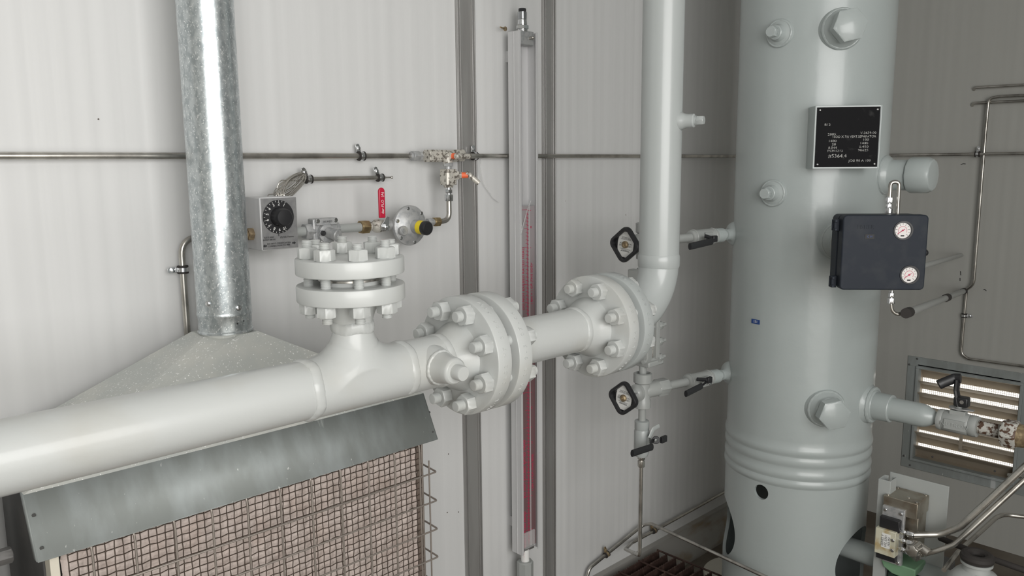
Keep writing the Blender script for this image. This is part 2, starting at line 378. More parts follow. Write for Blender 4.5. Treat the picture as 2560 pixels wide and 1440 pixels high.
# ------------------------------------------------------------------ spool 1 : long pipe, tee, necks
sp1 = thing('pipe_spool', 'big pale grey pipe rising from the left edge, with welded tee and flange', 'pipe', (.3, YP, ZP))
MB().lathe([(RP, 0), (RP, 1.89)], (-1.3, YP, ZP), X, 64).build('pipe', M['pipe'], sp1)
weld((.59, YP, ZP), X, RP-.001, .0062, M['pipe'], sp1)
TX = .676
def tee(root):
    """reducing tee: the run and the branch both follow one smooth blended surface"""
    rr, rb, k = RP+.0008, .0302, .050
    def f(x, y, z):   # relative to the centre of the tee
        d1 = math.hypot(y, z)-rr; d2 = max(math.hypot(x, y)-rb, .042-z)
        h = max(k-abs(d1-d2), 0)/k; return min(d1, d2)-h*h*k*.25
    def bis(g, a_, b_):
        if g(b_) < 0: return b_
        for _ in range(14):
            c_ = (a_+b_)/2
            if g(c_) < 0: a_ = c_
            else: b_ = c_
        return (a_+b_)/2
    n, m = 160, 90; vs = []; fs = []; ok = []
    for i in range(m+1):
        x = -.086+.175*i/m; e = max(0, min(1, (x+.086)/.02, (.089-x)/.02))
        for j in range(n):
            a = 2*PI*j/n; q = rr; good = True
            if math.cos(a) > -.3 and e > 0:
                g = lambda t_: f(x, t_*math.sin(a), t_*math.cos(a)); lo = rr
                while g(lo) < 0 and lo < rr+.019: lo += .0008
                if g(lo) < 0: good = False
                elif lo > rr: lo = bis(g, lo-.0008, lo)
                q = rr+(lo-rr)*e
            ok.append(good); vs.append(V(TX+x, YP+q*math.sin(a), ZP+q*math.cos(a)))
    def quads(m_):
        for i in range(m_):
            for j in range(n):
                F_ = (i*n+j, i*n+(j+1) % n, (i+1)*n+(j+1) % n, (i+1)*n+j)
                if all(ok[k_] for k_ in F_): fs.append(F_)
    quads(m); b = MB(); b.add(vs, fs); vs = []; fs = []; ok = []; m2 = 70
    for i in range(m2+1):
        z = .030+(.0835-.030)*i/m2
        for j in range(n):
            a = 2*PI*j/n; q = rb*.97; g = lambda t_: f(t_*math.cos(a), t_*math.sin(a), z)+.00025
            while g(q) < 0 and q < .078: q += .0008
            good = g(q) >= 0
            if good and q > rb*.97: q = bis(g, q-.0008, q)
            ok.append(good); vs.append(V(TX+q*math.cos(a), YP+q*math.sin(a), ZP+z))
    quads(m2); b.add(vs, fs)
    return b.build('tee', M['pipe'], root, ang=70)
tee(sp1)
weld((TX, YP, 1.253), Z, .0300, .0065, M['pipe'], sp1)
flange('branch_flange', (TX, YP, 1.3264), -Z, .0825, .0254, .046, .040, .0302, .073, M['pipe'], sp1)
weld((.765, YP, ZP), X, RP-.001, .0055, M['pipe'], sp1)
MB().lathe([(RP, 0), (RP, .08)], (.765, YP, ZP), X, 64).build('pipe', M['pipe'], sp1)
weld((.843, YP, ZP), X, RP-.001, .0052, M['pipe'], sp1)
flange('flange', (.926, YP, ZP), -X, .105, .032, .0635, .0585, RP, .083, M['pipe'], sp1)
# side boss with round plug
bp = V(.812, YP-.036, ZP+.002); bd = (V(.02, -1, -.02)).normalized()
MB().lathe([(.036, -.022), (.0335, -.006), (.030, .004), (.0265, .014), (.0245, .024), (.0230, .034), (.0225, .043), (.0215, .046), (.019, .048), (.012, .048)], bp, bd, 48).build('side_boss', M['pipe'], sp1)
MB().torus(bp+bd*.010, bd, .0262, .0036, 80, 10, wob=.2).build('weld_bead', M['pipe'], sp1)
MB().lathe([(.0125, .045), (.0125, .064), (.0115, .066)], bp, bd, 32).build('plug', M['pipe'], sp1)
curved_text('stamped_lettering', 'SC-L 9 SL52 H7 S105 F304', (.905, YP, ZP), X, Z, .1050, .011, rad(146), rad(-5.4), M['pipe'], sp1)
# blind flange and its studs
bf = thing('blind_flange', 'pale grey round blind flange with eight upright studs on the tee branch', 'flange', (TX, YP, 1.3294))
MB().lathe([(.02, 0), (.045, 0), (.046, .001), (.046, .0064), (.080, .0064), (.0818, .0072), (.0825, .009), (.0825, .0292), (.0818, .031), (.080, .0318), (.01, .0318)], (TX, YP, 1.3294), Z, 96).build('disc', M['pipe'], bf)
MB().lathe([(.03, 0), (.049, 0), (.049, .003), (.03, .003)], (TX, YP, 1.3264), Z, 64).build('gasket', M['steel'], bf)
bolt_circle(bf, (TX, YP, 1.3278), Z, X, .0635, 8, .0666, .0079, .0270, .0172, M['pipe'], out=.0085, out2=.0085)

# ------------------------------------------------------------------ spool 2
sp2 = thing('pipe_spool', 'short pale grey pipe between two big bolted flanges in the middle', 'pipe', (.93, YP, ZP))
flange('flange', (.9305, YP, ZP), X, .105, .032, .0635, .0585, RP, .083, M['pipe'], sp2)
weld((1.0135, YP, ZP), X, RP-.001, .0045, M['pipe'], sp2)
MB().lathe([(RP, 0), (RP, .1815)], (1.0135, YP, ZP), X, 64).build('pipe', M['pipe'], sp2)
weld((1.195, YP, ZP), X, RP-.001, .0052, M['pipe'], sp2)
flange('flange', (1.278, YP, ZP), -X, .105, .032, .0635, .0585, RP, .083, M['pipe'], sp2)
MB().lathe([(.046, 0), (.066, 0), (.066, .0045), (.046, .0045)], (.926, YP, ZP), X, 64).build('gasket', M['steel'], sp2)
bolt_circle(sp2, (.9283, YP, ZP), -X, Z, .084, 8, .0813, .0095, .0318, .019, M['pipe'], out=.014, out2=.012)
curved_text('stamped_lettering', '80 SL 9-5 07-05', (.953, YP, ZP), X, Z, .1052, .011, rad(122), rad(-5.6), M['pipe'], sp2)
curved_text('stamped_lettering', 'B16.5 L-04 8 BR', (1.258, YP, ZP), X, Z, .1052, .011, rad(140), rad(-5.6), M['pipe'], sp2)
# ------------------------------------------------------------------ spool 3 : flange, elbow, riser
sp3 = thing('riser_pipe', 'tall light grey riser pipe with an elbow bolted to the second flange joint', 'pipe', (1.478, YP, ZP))
flange('flange', (1.2825, YP, ZP), X, .105, .032, .0635, .0585, RP, .083, M['riser'], sp3)
MB().lathe([(.046, 0), (.066, 0), (.066, .0045), (.046, .0045)], (1.278, YP, ZP), X, 64).build('gasket', M['steel'], sp3)
XRI = 1.478; RB = .114
eb = [V(XRI-RB-.01, YP, ZP)]+[V(XRI-RB+RB*math.sin(a), YP, ZP+RB-RB*math.cos(a)) for a in [PI/2*i/20 for i in range(21)]]
MB().tube(eb, RP, 48).build('elbow', M['riser'], sp3)
MB().lathe([(RP, 0), (RP, 1.5)], (XRI, YP, ZP+RB), Z, 64).build('riser', M['riser'], sp3)
MB().lathe([(RP, -.014), (RP+.0018, -.010), (RP+.0022, .004), (RP+.0016, .012), (RP, .016)], (XRI, YP, ZP+RB), Z, 64, caps=False).build('weld_bead', M['riser'], sp3)
bolt_circle(sp3, (1.2803, YP, ZP), -X, Z, .084, 8, .0813, .0095, .0318, .019, M['pipe'], out=.014, out2=.012)
curved_text('stamped_lettering', '3 600 STD 80 L 9 05', (1.306, YP, ZP), X, Z, .1052, .011, rad(118), rad(-5.6), M['riser'], sp3)
q = P(1688, 303, y=YP-.03); fd = V(-.30, -1, 0).normalized(); fd = V(.25, -1, .0).normalized()
q0 = V(XRI+.012, YP-.036, q.z)
MB().lathe([(.021, -.004), (.020, .006), (.0165, .012), (.0145, .020), (.0145, .034), (.012, .036)], q0, fd, 32).build('side_boss', M['riser'], sp3)
mb = MB(); mb.lathe([(.010, .034), (.010, .040)], q0, fd, 24); mb.hexa(q0+fd*.040, q0+fd*.056, .017); mb.build('plug', M['riser'], sp3)
# ------------------------------------------------------------------ flue and infrared heater
def PD(px, py, depth):
    d = _F*FPX + _R*(px-1280) + _U*(720-py); return CAM + d*(depth/FPX)
FX, FY = .681, 1.52
fl = thing('flue_pipe', 'tall shiny spangled galvanized flue pipe running up the wall', 'pipe', (FX, FY, 1.185))
MB().lathe([(.049, 1.215), (.0515, 1.217), (.0515, 2.8), (.045, 2.8)], (FX, FY, 0), Z, 64).build('duct', M['galv'], fl)
MB().lathe([(.0525, 1.178), (.0525, 1.181), (.0508, 1.183), (.0508, 1.209), (.0520, 1.212), (.0525, 1.216), (.0515, 1.219), (.040, 1.219)], (FX, FY, 0), Z, 64).build('collar', M['galv'], fl)
MB().box((FX+.0508, FY, 2.0), (.0016, .004, 1.56), None).build('seam', M['galv'], fl)
for px, py in ((592, 769), (492, 768)):
    a = P(px, py, y=FY-.045); d = V(a.x-FX, a.y-FY, 0).normalized(); a = V(FX, FY, a.z)+d*.0515
    mb = MB(); mb.hexa(a, a+d*.003, .0075); mb.cyl(a, a+d*.0008, .006); mb.build('screw', M['steelbright'], fl)
for px, py in ((590, 808), (606, 802), (500, 800)):
    a = P(px, py, y=FY-.045); d = V(a.x-FX, a.y-FY, 0).normalized(); a = V(FX, FY, a.z)+d*.0508
    MB().cyl(a-d*.001, a+d*.0004, .0016, n=10).build('screw_hole', M['ink'], fl)

HX0, HX1, HYF = .268, 1.018, 1.28
heater = thing('infrared_heater', 'wall heater with galvanized hood, wire guard and pink ceramic pad below the big pipe', 'heater', (.64, 1.45, .3))
z0 = P(95, 1405, y=HYF).z; z1 = P(68, 1235, y=1.325).z; zt = 1.176
# hood: one folded sheet: front lip, tapered pyramid, end caps
yb = 1.60; t = .0015
A0, A1 = V(HX0, HYF, z0), V(HX1, HYF, z0); B0, B1 = V(HX0, 1.325, z1), V(HX1, 1.325, z1); D0, D1 = V(HX0, yb, z1), V(HX1, yb, z1)
E0, E1 = V(HX0, yb, z0), V(HX1, yb, z0)
r_ = .047
mb = MB()
mb.add([A0, A1, B1, B0], [(0, 1, 2, 3)]); mb.add([A0, B0, B0+V(0, .016, 0), A0+V(0, .016, 0)], [(0, 1, 2, 3)]); mb.add([A1, A1+V(0, .016, 0), B1+V(0, .016, 0), B1], [(0, 1, 2, 3)]); mb.add([B0, B1, D1, D0], [(0, 1, 2, 3)])
mb.add([A0+V(0, .012, 0), A1+V(0, .012, 0), A1, A0], [(0, 1, 2, 3)])
o = mb.build('hood', M['galvdull'], heater, ang=25); sm = o.modifiers.new('sheet', 'SOLIDIFY'); sm.thickness = .0016; sm.offset = -1
# folded pyramid from the hood top up to the flue
tl_, tr_, fr_, fl_, lf_ = V(.632, 1.568, zt), V(.730, 1.568, zt), V(.727, 1.476, zt), V(.684, 1.470, zt), V(.632, 1.505, zt)
mb = MB(); mb.add([tl_, tr_, fr_, fl_, lf_, B0, B1, D1, D0], [(3, 2, 6, 5), (4, 3, 5), (0, 4, 5), (0, 5, 8), (1, 0, 8, 7), (2, 1, 7, 6), (0, 1, 2, 3, 4)])
mb.build('flue_transition', M['galvhood'], heater, ang=8)
mb = MB(); mb.lathe([(.049, zt-.004), (.0505, zt+.02), (.048, zt+.02), (.047, zt-.004)], (FX, FY, 0), Z, 48, closed=True); mb.build('flue_spigot', M['galvhood'], heater)
for px, py in ((84, 1287), (104, 1369), (1072, 1030), (1081, 1080)):
    f = (py-1235)/170 if px < 500 else (py-993)/112; a = P(px, py, y=1.325-.045*f-.001)
    MB().cyl(a, a+V(0, -.0022, -.001), .0028, n=12).build('rivet', M['darkmetal'], heater)
for px, py, rw in ((815, 1188, .0075), (781, 1196, .0045)):
    f = (py-1235)/170; a = P(px, py, y=HYF+.001); T_r = frame(a+V(0, .0015, .0065), V(0, -1, .47), X)
    MB(T_r).prism([(rw*math.cos(q)*(1+.2*math.sin(3*q)), rw*.55*math.sin(q)*(1+.25*math.cos(2*q))) for q in [2*PI*i/20 for i in range(20)]], 0, .0003).build('rust_stain', M['rust'], heater)
# casing
yc = 1.335
cx0, cx1, cz0, cz1 = .290, 1.004, .28, z1-.002
mb = MB(); mb.box(((cx0+cx1)/2, (yc+.02+yb)/2, (cz0+cz1)/2), (cx1-cx0, yb-yc-.02, cz1-cz0)); mb.build('casing', M['darkmetal'], heater, bevel=.002)
mb = MB(); mb.box((cx0+.006, 1.325, (cz0+z0)/2), (.013, .03, z0-cz0+.05)); mb.build('casing_edge', M['cream'], heater, bevel=.001)
mb = MB(); mb.box((cx1-.003, 1.33, (cz0+z0)/2+.01), (.004, .035, z0-cz0+.06)); mb.build('casing_edge', M['wire'], heater, bevel=.0008)
# pad: lumpy board
bm = MB(); nx, nz = 150, 100; vs = []; fs = []
from mathutils import noise as NZ
for i in range(nx+1):
    for k in range(nz+1):
        x = cx0+.02+(cx1-cx0-.026)*i/nx; z = cz0+(z0+.05-cz0)*k/nz
        vs.append(V(x, 1.333+.006*NZ.noise(V(x*60, 0, z*60))+.003*NZ.noise(V(x*150, 3, z*150)), z))
for i in range(nx):
    for k in range(nz): a = i*(nz+1)+k; fs.append((a, a+nz+1, a+nz+2, a+1))
bm.add(vs, fs); bm.build('ceramic_pad', M['pad'], heater)
# woven half-inch mesh
mw = MB(); step = .0134; wr = .00100; ym = 1.316; x = cx0+.026; i = 0
while x < cx1-.004:
    pts = []; z = cz0; k = 0
    while z < z0+.03:
        pts.append((x+.0004*math.sin(z*60+i*2), ym+(.0011 if (i+k) % 2 else -.0011), z)); z += step; k += 1
    mw.tube(pts, wr, 5); x += step; i += 1
z = cz0; k = 0
while z < z0+.03:
    pts = []; x = cx0+.026; i = 0
    while x < cx1-.004:
        pts.append((x, ym-(.0011 if (i+k) % 2 else -.0011), z+.0004*math.sin(x*60+k)+(.0005 if i % 2 else -.0005))); x += step; i += 1
    mw.tube(pts, wr, 5); z += step; k += 1
mw.build('mesh_screen', M['mesh'], heater)
# stand-off guard wires
yg = 1.288
gx = [P(px, 780+yz/2.133, y=yg).x for px, yz in [(230, 1300), (337, 1230), (438, 1170), (532, 1100), (621, 1050), (701, 1000), (776, 950), (855, 900), (923, 860), (987, 820), (1048, 770)]]
gs = (gx[-1]-gx[0])/10
for i in range(11):
    x = gx[0]+gs*i; MB().tube([(x-.002, ym, z0+.008), (x, yg+.001, z0-.002), (x+.001, yg, z0-.02), (x+.001, yg, cz0)], .0021, 8, bend=.012).build('guard_wire', M['wire'], heater)
zz = P(988, 1212.5, y=yg).z; xt = P(1088, 1178, y=yg).x
for k in range(10):
    z = zz-.0640*k
    if z < cz0: break
    MB().tube([(gx[0]-.05, yg-.004, z), (xt, yg-.004, z), (cx1+.002, 1.345, z+.012)], .0019, 8, bend=.004).build('guard_wire', M['wire'], heater)
MB().tube([(xt-.007, yg+.012, zz+.022), (xt-.006, yg+.012, cz0)], .0017, 8).build('guard_wire', M['wire'], heater)
# things behind the heater at the left edge
db = thing('junction_box', 'dark enamel box in shadow at the lower left edge, left of the heater', 'box', (.12, 1.45, .3))
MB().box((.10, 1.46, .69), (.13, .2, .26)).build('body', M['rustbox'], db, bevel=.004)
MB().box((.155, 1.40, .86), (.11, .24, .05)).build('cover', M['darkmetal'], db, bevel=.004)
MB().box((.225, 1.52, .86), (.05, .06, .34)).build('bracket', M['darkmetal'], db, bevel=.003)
a = P(30, 1385, y=1.36); mb = MB(); mb.hexa(a, a+V(-.02, 0, 0), .022); mb.cyl(a, a+V(-.06, 0, 0), .007); mb.build('cable_gland', M['darkmetal'], db)

# ------------------------------------------------------------------ tubes and clamps on the walls
def tube_run(name, pts, r, label, m='steel', bend=.03, group=None, cat='tube'):
    o = MB().tube(pts, r, 14, bend=bend).build(name, M[m], loc=pts[0]); return tag(o, label, cat, group)
def clamp(p, along, tab, r, label, group='tube clamps', wall=V(0, 1, 0), m='steelbright'):
    """cushioned tube clamp: rubber sleeve, steel band, screw tab lying towards tab"""
    p = Vector(p); along = Vector(along).normalized(); tab = Vector(tab).normalized(); wall = Vector(wall)
    t = thing('tube_clamp', label, 'clamp', p, group)
    MB().lathe([(r, -.0085), (r+.0042, -.008), (r+.0046, -.005), (r+.0030, -.0045), (r+.0030, .0045), (r+.0046, .005), (r+.0042, .008), (r, .0085)], p, along, 28).build('rubber_sleeve', M['blackmatte'], t)
    b = MB(); b.lathe([(r+.0030, -.0045), (r+.0040, -.0045), (r+.0040, .0045), (r+.0030, .0045)], p, along, 28, closed=True)
    F = frame(p, -wall, tab); c = F @ V(r+.012, 0, -r+.001); b.prism([(-.010, -.0055), (.007, -.0055), (.010, -.003), (.010, .003), (.007, .0055), (-.010, .0055)], -.0012, .0012, frame(c, -wall, tab)); b.build('band', M[m], t, bevel=.0004)
    n = MB(); n.hexa(c, c-wall*.005, .0085); n.cyl(c, c-wall*.0018, .0058, n=20); n.build('screw', M[m], t); return t
YT = 1.628; rT = .00635
z_t = P(900, 390, y=YT).z
zc = lambda px: z_t
tube_run('conduit_tube', [(-1.9, YT, z_t), (P(1045, 390, y=YT).x, YT, z_t)], .0068, 'long horizontal stainless tube on the back wall passing behind the flue')
xv1 = P(1185, 390, y=YT).x
tube_run('conduit_tube', [(xv1+.004, YT, z_t), (XR-.025, YT, z_t), (XR-.025, .2, z_t)], .0062, 'horizontal stainless tube from the needle valve round behind the vessel to the right wall')
clamp((P(903, 390, y=YT).x, YT, z_t), X, Z+V(-.25, 0, 0), .0068, 'tube clamp on the long horizontal tube above the red valve handle')
clamp((P(1186, 388, y=YT).x, YT, z_t), X, Z, .0066, 'tube clamp beside the needle valve on the metal wall trim')
# bulb tube with its two clamps
yb_ = 1.622; a = P(775, 448, y=yb_); bz = a.z; bx1 = P(955, 447, y=yb_).x
mb = MB().tube([(a.x-.004, yb_, bz), (bx1, yb_, bz)], .0052, 16); o = mb.build('sensor_bulb', M['steel'], loc=a); tag(o, 'short stainless sensing bulb held by two clamps above the thermostat', 'tube')
mb = MB(); mb.lathe([(.0052, 0), (.0042, .006), (.0022, .012), (.0020, .026), (.0035, .028), (.0035, .030)], (bx1, yb_, bz), X, 16); mb.build('pinched_tip', M['steel'], o)
clamp((P(771, 448, y=yb_).x, yb_, bz), X, Z+V(-.45, 0, 0), .0055, 'left tube clamp on the sensing bulb beside the coiled capillary')
clamp((P(950, 446, y=yb_).x, yb_, bz), X, Z+V(-.45, 0, 0), .0055, 'right tube clamp at the pinched end of the sensing bulb')
# vertical tube left of the flue
y_ = 1.625
pa = P(471, 870, y=y_); pb = P(470, 640, y=y_)
xv = pa.x
tube_run('vertical_tube', [(xv, y_, .95), (xv, y_, P(468, 596, y=y_).z), (xv+.08, y_, P(468, 596, y=y_).z+.002)], .0064, 'upright stainless tube bending behind the flue pipe at its left side', bend=.035)
clamp((xv, y_, P(465, 673, y=y_).z), Z, V(-1, 0, 0), .0066, 'tube clamp on the upright tube left of the flue')

# ------------------------------------------------------------------ thermostat
ty = 1.535; TL = P(648, 494, y=ty); BR = P(743, 620, y=ty); th = thing('thermostat', 'small steel thermostat box with a black numbered dial', 'thermostat', (TL.x, 1.60, BR.z))
cxm = (TL.x+BR.x)/2+.002; czm = (TL.z+BR.z)/2; bw = BR.x-TL.x+.004; bh = TL.z-BR.z
MB().box((cxm, ty+.034, czm), (bw, .068, bh)).build('housing', M['alu'], th, bevel=.0025)
MB().box((cxm, ty-.0006, czm), (bw-.004, .0016, bh-.004)).build('front_plate', M['plate_steel'], th, bevel=.0005)
dc = P(697, 542, y=ty-.004); dc.y = ty-.0014
Fw = lambda p: frame(p, V(0, -1, 0), X)    # lettering frame facing the room from the back wall
dl = MB().cyl(dc, dc+V(0, -.003, 0), .0345, n=48, bev=.0008).build('dial', M['black'], th)
for i in range(10):
    a = rad(62)+rad(26)*i; p = dc+V(math.cos(a)*.0262, -.0034, math.sin(a)*.0262)
    F = frame(p, V(0, -1, 0), V(math.cos(a-PI/2), 0, math.sin(a-PI/2)))
    text('dial_number', str(i+1), F, .0088, M['white'], dl, .0002)
mb = MB()
for i in range(19):
    a = rad(62)+rad(13)*i; c, s_ = math.cos(a), math.sin(a); mb.tube([dc+V(c*.0308, -.0033, s_*.0308), dc+V(c*.0338, -.0033, s_*.0338)], .00045, 5)
mb.build('dial_ticks', M['white'], dl)
MB().lathe([(.0195, .003), (.0185, .010), (.0180, .026), (.0160, .029), (.005, .030)], dc, V(0, -1, 0), 40).build('knob', M['black'], dl)
lb = P(693, 604, y=ty-.002); lb.y = ty-.0018
text('front_print', 'DO NOT OVERTIGHTEN\nCONNECTION TO PIPE', Fw(P(698, 611, y=ty-.002)), .0048, M['ink'], th, .0002)
text('front_print', 'ASLD.3003\nBMWT300-81', Fw(P(673, 597, y=ty-.002)), .0048, M['ink'], th, .0002)
text('front_print', '(E) FAS Thermo', Fw(P(718, 592, y=ty-.002)), .0048, M['ink'], th, .0002)
for sx, px, py in ((-1, 663, 615), (1, 735, 607)):
    c = P(px, py, y=ty-.0022); F = Fw(c)
    MB().prism([(sx*.0045, 0), (0, .0032), (0, .0014), (-sx*.004, .0014), (-sx*.004, -.0014), (0, -.0014), (0, -.0032)], 0, .0003, F).build('arrow_print', M['ink'], th)
c = P(697, 587, y=ty-.0022); MB().box(c, (.0012, .0005, .0045)).build('index_mark', M['ink'], th)
# brass fitting at its left
YG = 1.575
g0 = P(612, 586, y=YG); g1 = P(648, 583, y=YG)
bfit = thing('pipe_fitting', 'weathered brass hex fitting between the flue and the thermostat', 'fitting', g0)
mb = MB(); mb.cyl(g0+V(-.05, 0, 0), g1, .0095, n=20); mb.hexa(g0+V(.004, 0, 0), g0+V(.020, 0, 0), .024); mb.hexa(g0+V(-.02, 0, 0), g0+V(-.006, 0, 0), .022); mb.build('fitting_body', M['brownfit'], bfit)

# capillary coil: loose skein of thin tube hanging from the left bulb clamp
co = []; c0 = P(728, 463, y=1.592)
ax1 = (P(762, 432, y=1.60)-P(690, 492, y=1.585)).normalized(); ax2 = V(.35, -.75, -.1).normalized()
for i in range(13):
    k = i/12; n_ = 26
    for j in range(n_):
        a = 2*PI*j/n_; sp_ = 1+.12*math.sin(i*2.1)
        u = math.cos(a)*.040*sp_; v = math.sin(a)*(.006+.0085*abs(math.sin(i*1.7)))
        co.append(c0+ax1*u+V(.45, -.2, -.87).normalized()*v*1.0+V(0, -.0012*i+.006, 0)+V(.9, 0, -.4)*(.0012*(i-6)*max(0, -math.cos(a))))
co += [P(700, 484, y=1.585), P(672, 486, y=1.585), P(668, 492, y=1.585)]
mb = MB().tube(co, .0011, 7); mb.tube([P(692, 470, y=1.59), P(700, 450, y=1.59), P(735, 452, y=1.60), P(766, 446, y=1.605)], .0011, 7, bend=.02); mb.tube([P(715, 480, y=1.575), P(735, 470, y=1.585), P(752, 430, y=1.60), P(764, 424, y=1.615)], .0011, 7, bend=.02)
o = mb.build('capillary_coil', M['steel'], loc=c0); tag(o, 'coil of thin steel capillary tube on top of the thermostat', 'coil')

# ------------------------------------------------------------------ gas train along the wall
def G(px, py=575, y=YG): p = P(px, py, y=y); return p
zg0 = P(760, 578, y=YG).z; zg = zg0
# safety gas valve with square four-screw cover
gv = thing('gas_valve', 'small square cast safety gas valve right of the thermostat', 'valve', G(807, 580))
gc = G(803, 577); gx0, gx1 = P(776, 577, y=YG).x, P(834, 577, y=YG).x
MB().cyl(V(BR.x-.01, YG, zg), V(gx0, YG, zg), .0105, n=24).build('inlet_pipe', M['valvegrey'], gv)
MB().hexa(V(gx0-.016, YG, zg-.001), V(gx0+.006, YG, zg-.001), .032).build('inlet_hub', M['steeldull'], gv)
MB().hexa(V(gx1-.004, YG, zg), V(gx1+.010, YG, zg), .030).build('outlet_hub', M['steeldull'], gv)
wv = gx1-gx0+.004; cxg = (gx0+gx1)/2
MB().box((cxg, YG-.004, zg), (wv, .024, .053)).build('body', M['steeldull'], gv, bevel=.003)
mb = MB(); mb.lathe([(.0, .0)]+[(.0225, 0), (.023, .004), (.020, .011), (.015, .012)], (cxg, YG-.012, zg-.0065), V(0, -1, 0), 40); mb.build('cover', M['steeldull'], gv)
MB().prism([(-.026, .012), (.026, .012), (.026, .027), (-.026, .027)], 0, .008, Fw(V(cxg, YG-.014, zg))).build('name_block', M['steeldull'], gv, bevel=.001)
text('cast_lettering', 'ROMEO', Fw(V(cxg+.002, YG-.0225, zg+.0195)), .0062, M['darkmetal'], gv, .0003)
for sx in (-1, 1):
    for sz in (-1, 1):
        c = V(cxg+sx*.0225, YG-.016, zg+sz*.0215); mb = MB(); mb.cyl(c, c+V(0, -.007, 0), .0052, n=18, bev=.0008); mb.box(c+V(0, -.0072, 0), (.007, .001, .0012)); mb.build('screw', M['steelbright'], gv)
k0 = V(cxg+.002, YG-.022, zg-.005)
mb = MB(); mb.lathe([(.0125, 0), (.0118, .012), (.0120, .024), (.0125, .027), (.0112, .029), (.004, .0295)], k0, V(.30, -1, -.20), 28); mb.build('reset_knob', M['steeldull'], gv)
kd = V(.30, -1, -.20).normalized(); text('knob_mark', 'A', frame(k0+kd*.0298, kd, X), .009, M['steelbright'], gv, .0003)
c = V(cxg-.014, YG-.022, zg-.005); MB().cyl(c, c+V(0, -.003, 0), .0075, n=24).build('button_boss', M['steeldull'], gv); MB().cyl(c, c+V(0, -.009, 0), .0056, n=20, bev=.001).build('test_button', M['black'], gv)
MB().tube([V(cxg-.02, YG-.014, zg-.020), V(cxg, YG-.020, zg-.027), V(cxg+.02, YG-.014, zg-.020)], .004, 10, bend=.02).build('cast_rib', M['steeldull'], gv)
# pipe nipple between valve and union
xn1 = P(905, 570, y=YG).x
o = MB().cyl(V(gx1+.006, YG, zg), V(xn1, YG, zg), .0103, n=28).build('pipe_nipple', M['valvegrey'], loc=(gx1, YG, zg)); tag(o, 'painted grey pipe nipple between gas valve and brass union', 'pipe')
# red-handled ball valve
bv_ = thing('ball_valve', 'small ball valve with an upright red handle', 'valve', G(945, 570))
xb = P(944, 570, y=YG).x; xb0, xb1 = P(900, 570, y=YG).x, P(985, 570, y=YG).x
mb = MB(); mb.hexa((xb0, YG, zg), (xb0+.022, YG, zg), .0285); mb.build('union_nut', M['brass'], bv_)
mb = MB(); mb.cyl((xb0+.020, YG, zg), (xb0+.028, YG, zg), .0115); mb.ball((xb, YG, zg), .0165); mb.hexa((xb+.008, YG, zg), (xb+.020, YG, zg), .026); mb.build('body', M['worn'], bv_)
mb = MB(); mb.cyl((xb+.018, YG, zg), (xb1+.006, YG, zg), .0105, n=26); mb.build('outlet_nipple', M['steeldull'], bv_)
st = V(xb+.006, YG-.016, zg-.001)
mb = MB(); mb.cyl(st+V(0, .01, 0), st+V(0, -.008, 0), .0065); mb.hexa(st+V(0, -.008, 0), st+V(0, -.014, 0), .0125); mb.cyl(st+V(0, -.014, 0), st+V(0, -.020, 0), .0035); mb.build('stem_nut', M['steelbright'], bv_)
hz0, hz1 = P(958, 545, y=YG-.03).z, P(955, 469, y=YG-.03).z; hx = P(956, 510, y=YG-.03).x
mb = MB(); mb.prism([(-.010, -.008), (.008, -.010), (.010, .004), (.012, .022), (.004, .024), (-.004, .012), (-.012, .004)], 0, .0022, Fw(st+V(0, -.006, 0))); mb.build('handle_plate', M['steelbright'], bv_, bevel=.0005)
mb = MB(); L = hz1-hz0
pr_ = [(-.0075, 0), (.0095, 0)]+[(.001+.0085*math.cos(a), L-.009+.009*math.sin(a)) for a in [PI*i/12 for i in range(13)]]
mb.prism(pr_, 0, .006, Fw(V(hx-.001, YG-.024, hz0))); h = mb.build('handle', M['red'], bv_, bevel=.0022, seg=3)
F = frame(V(hx+.0005, YG-.0304, (hz0+hz1)/2), V(0, -1, 0), Z); text('handle_print', 'dar-FLO  (A)', F, .0095, M['white'], h, .0002)
# round diaphragm regulator
rg = thing('gas_regulator', 'round dull grey regulator with a yellow banded black cap', 'regulator', G(1030, 566))
rc = V(P(1029, 566, y=YG-.02).x, YG-.012, zg-.003)
mb = MB(); mb.lathe([(.024, .024), (.040, .016), (.0465, .006), (.0482, .002), (.0482, -.002), (.0470, -.004), (.041, -.006), (.034, -.012), (.020, -.017), (.014, -.018)], rc, V(0, 1, 0), 64); mb.build('diaphragm_case', M['steeldull'], rg)
for i in range(6):
    a = rad(30+60*i+12); c = rc+V(math.cos(a)*.0418, -.005, math.sin(a)*.0418); mb = MB(); mb.cyl(c, c+V(0, -.004, 0), .0046, n=16, bev=.0008); mb.box(c+V(0, -.0043, 0), (.006, .0008, .001)); mb.build('screw', M['steelbright'], rg)
c = rc+V(-.029, -.006, -.010); mb = MB(); mb.cyl(c, c+V(0, -.012, 0), .0115, n=24, bev=.001); mb.cyl(c+V(0, -.012, 0), c+V(0, -.015, 0), .006, n=20); mb.build('vent_boss', M['steeldull'], rg)
cd_ = V(.10, -1, -.06).normalized(); c = rc+V(.004, -.014, -.002)
MB().cyl(c, c+cd_*.020, .0168, .0160, n=36).build('bonnet', M['steeldull'], rg)
MB().cyl(c+cd_*.018, c+cd_*.034, .0166, n=36).build('yellow_band', M['yellow'], rg)
mb = MB(); mb.lathe([(.0168, .034), (.0172, .036), (.0168, .045), (.0145, .048), (.003, .0485)], c, cd_, 36); mb.build('cap', M['black'], rg)
mb = MB(); mb.hexa((xb1-.002, YG, zg), (xb1+.014, YG, zg), .026); mb.build('inlet_hub', M['steeldull'], rg)
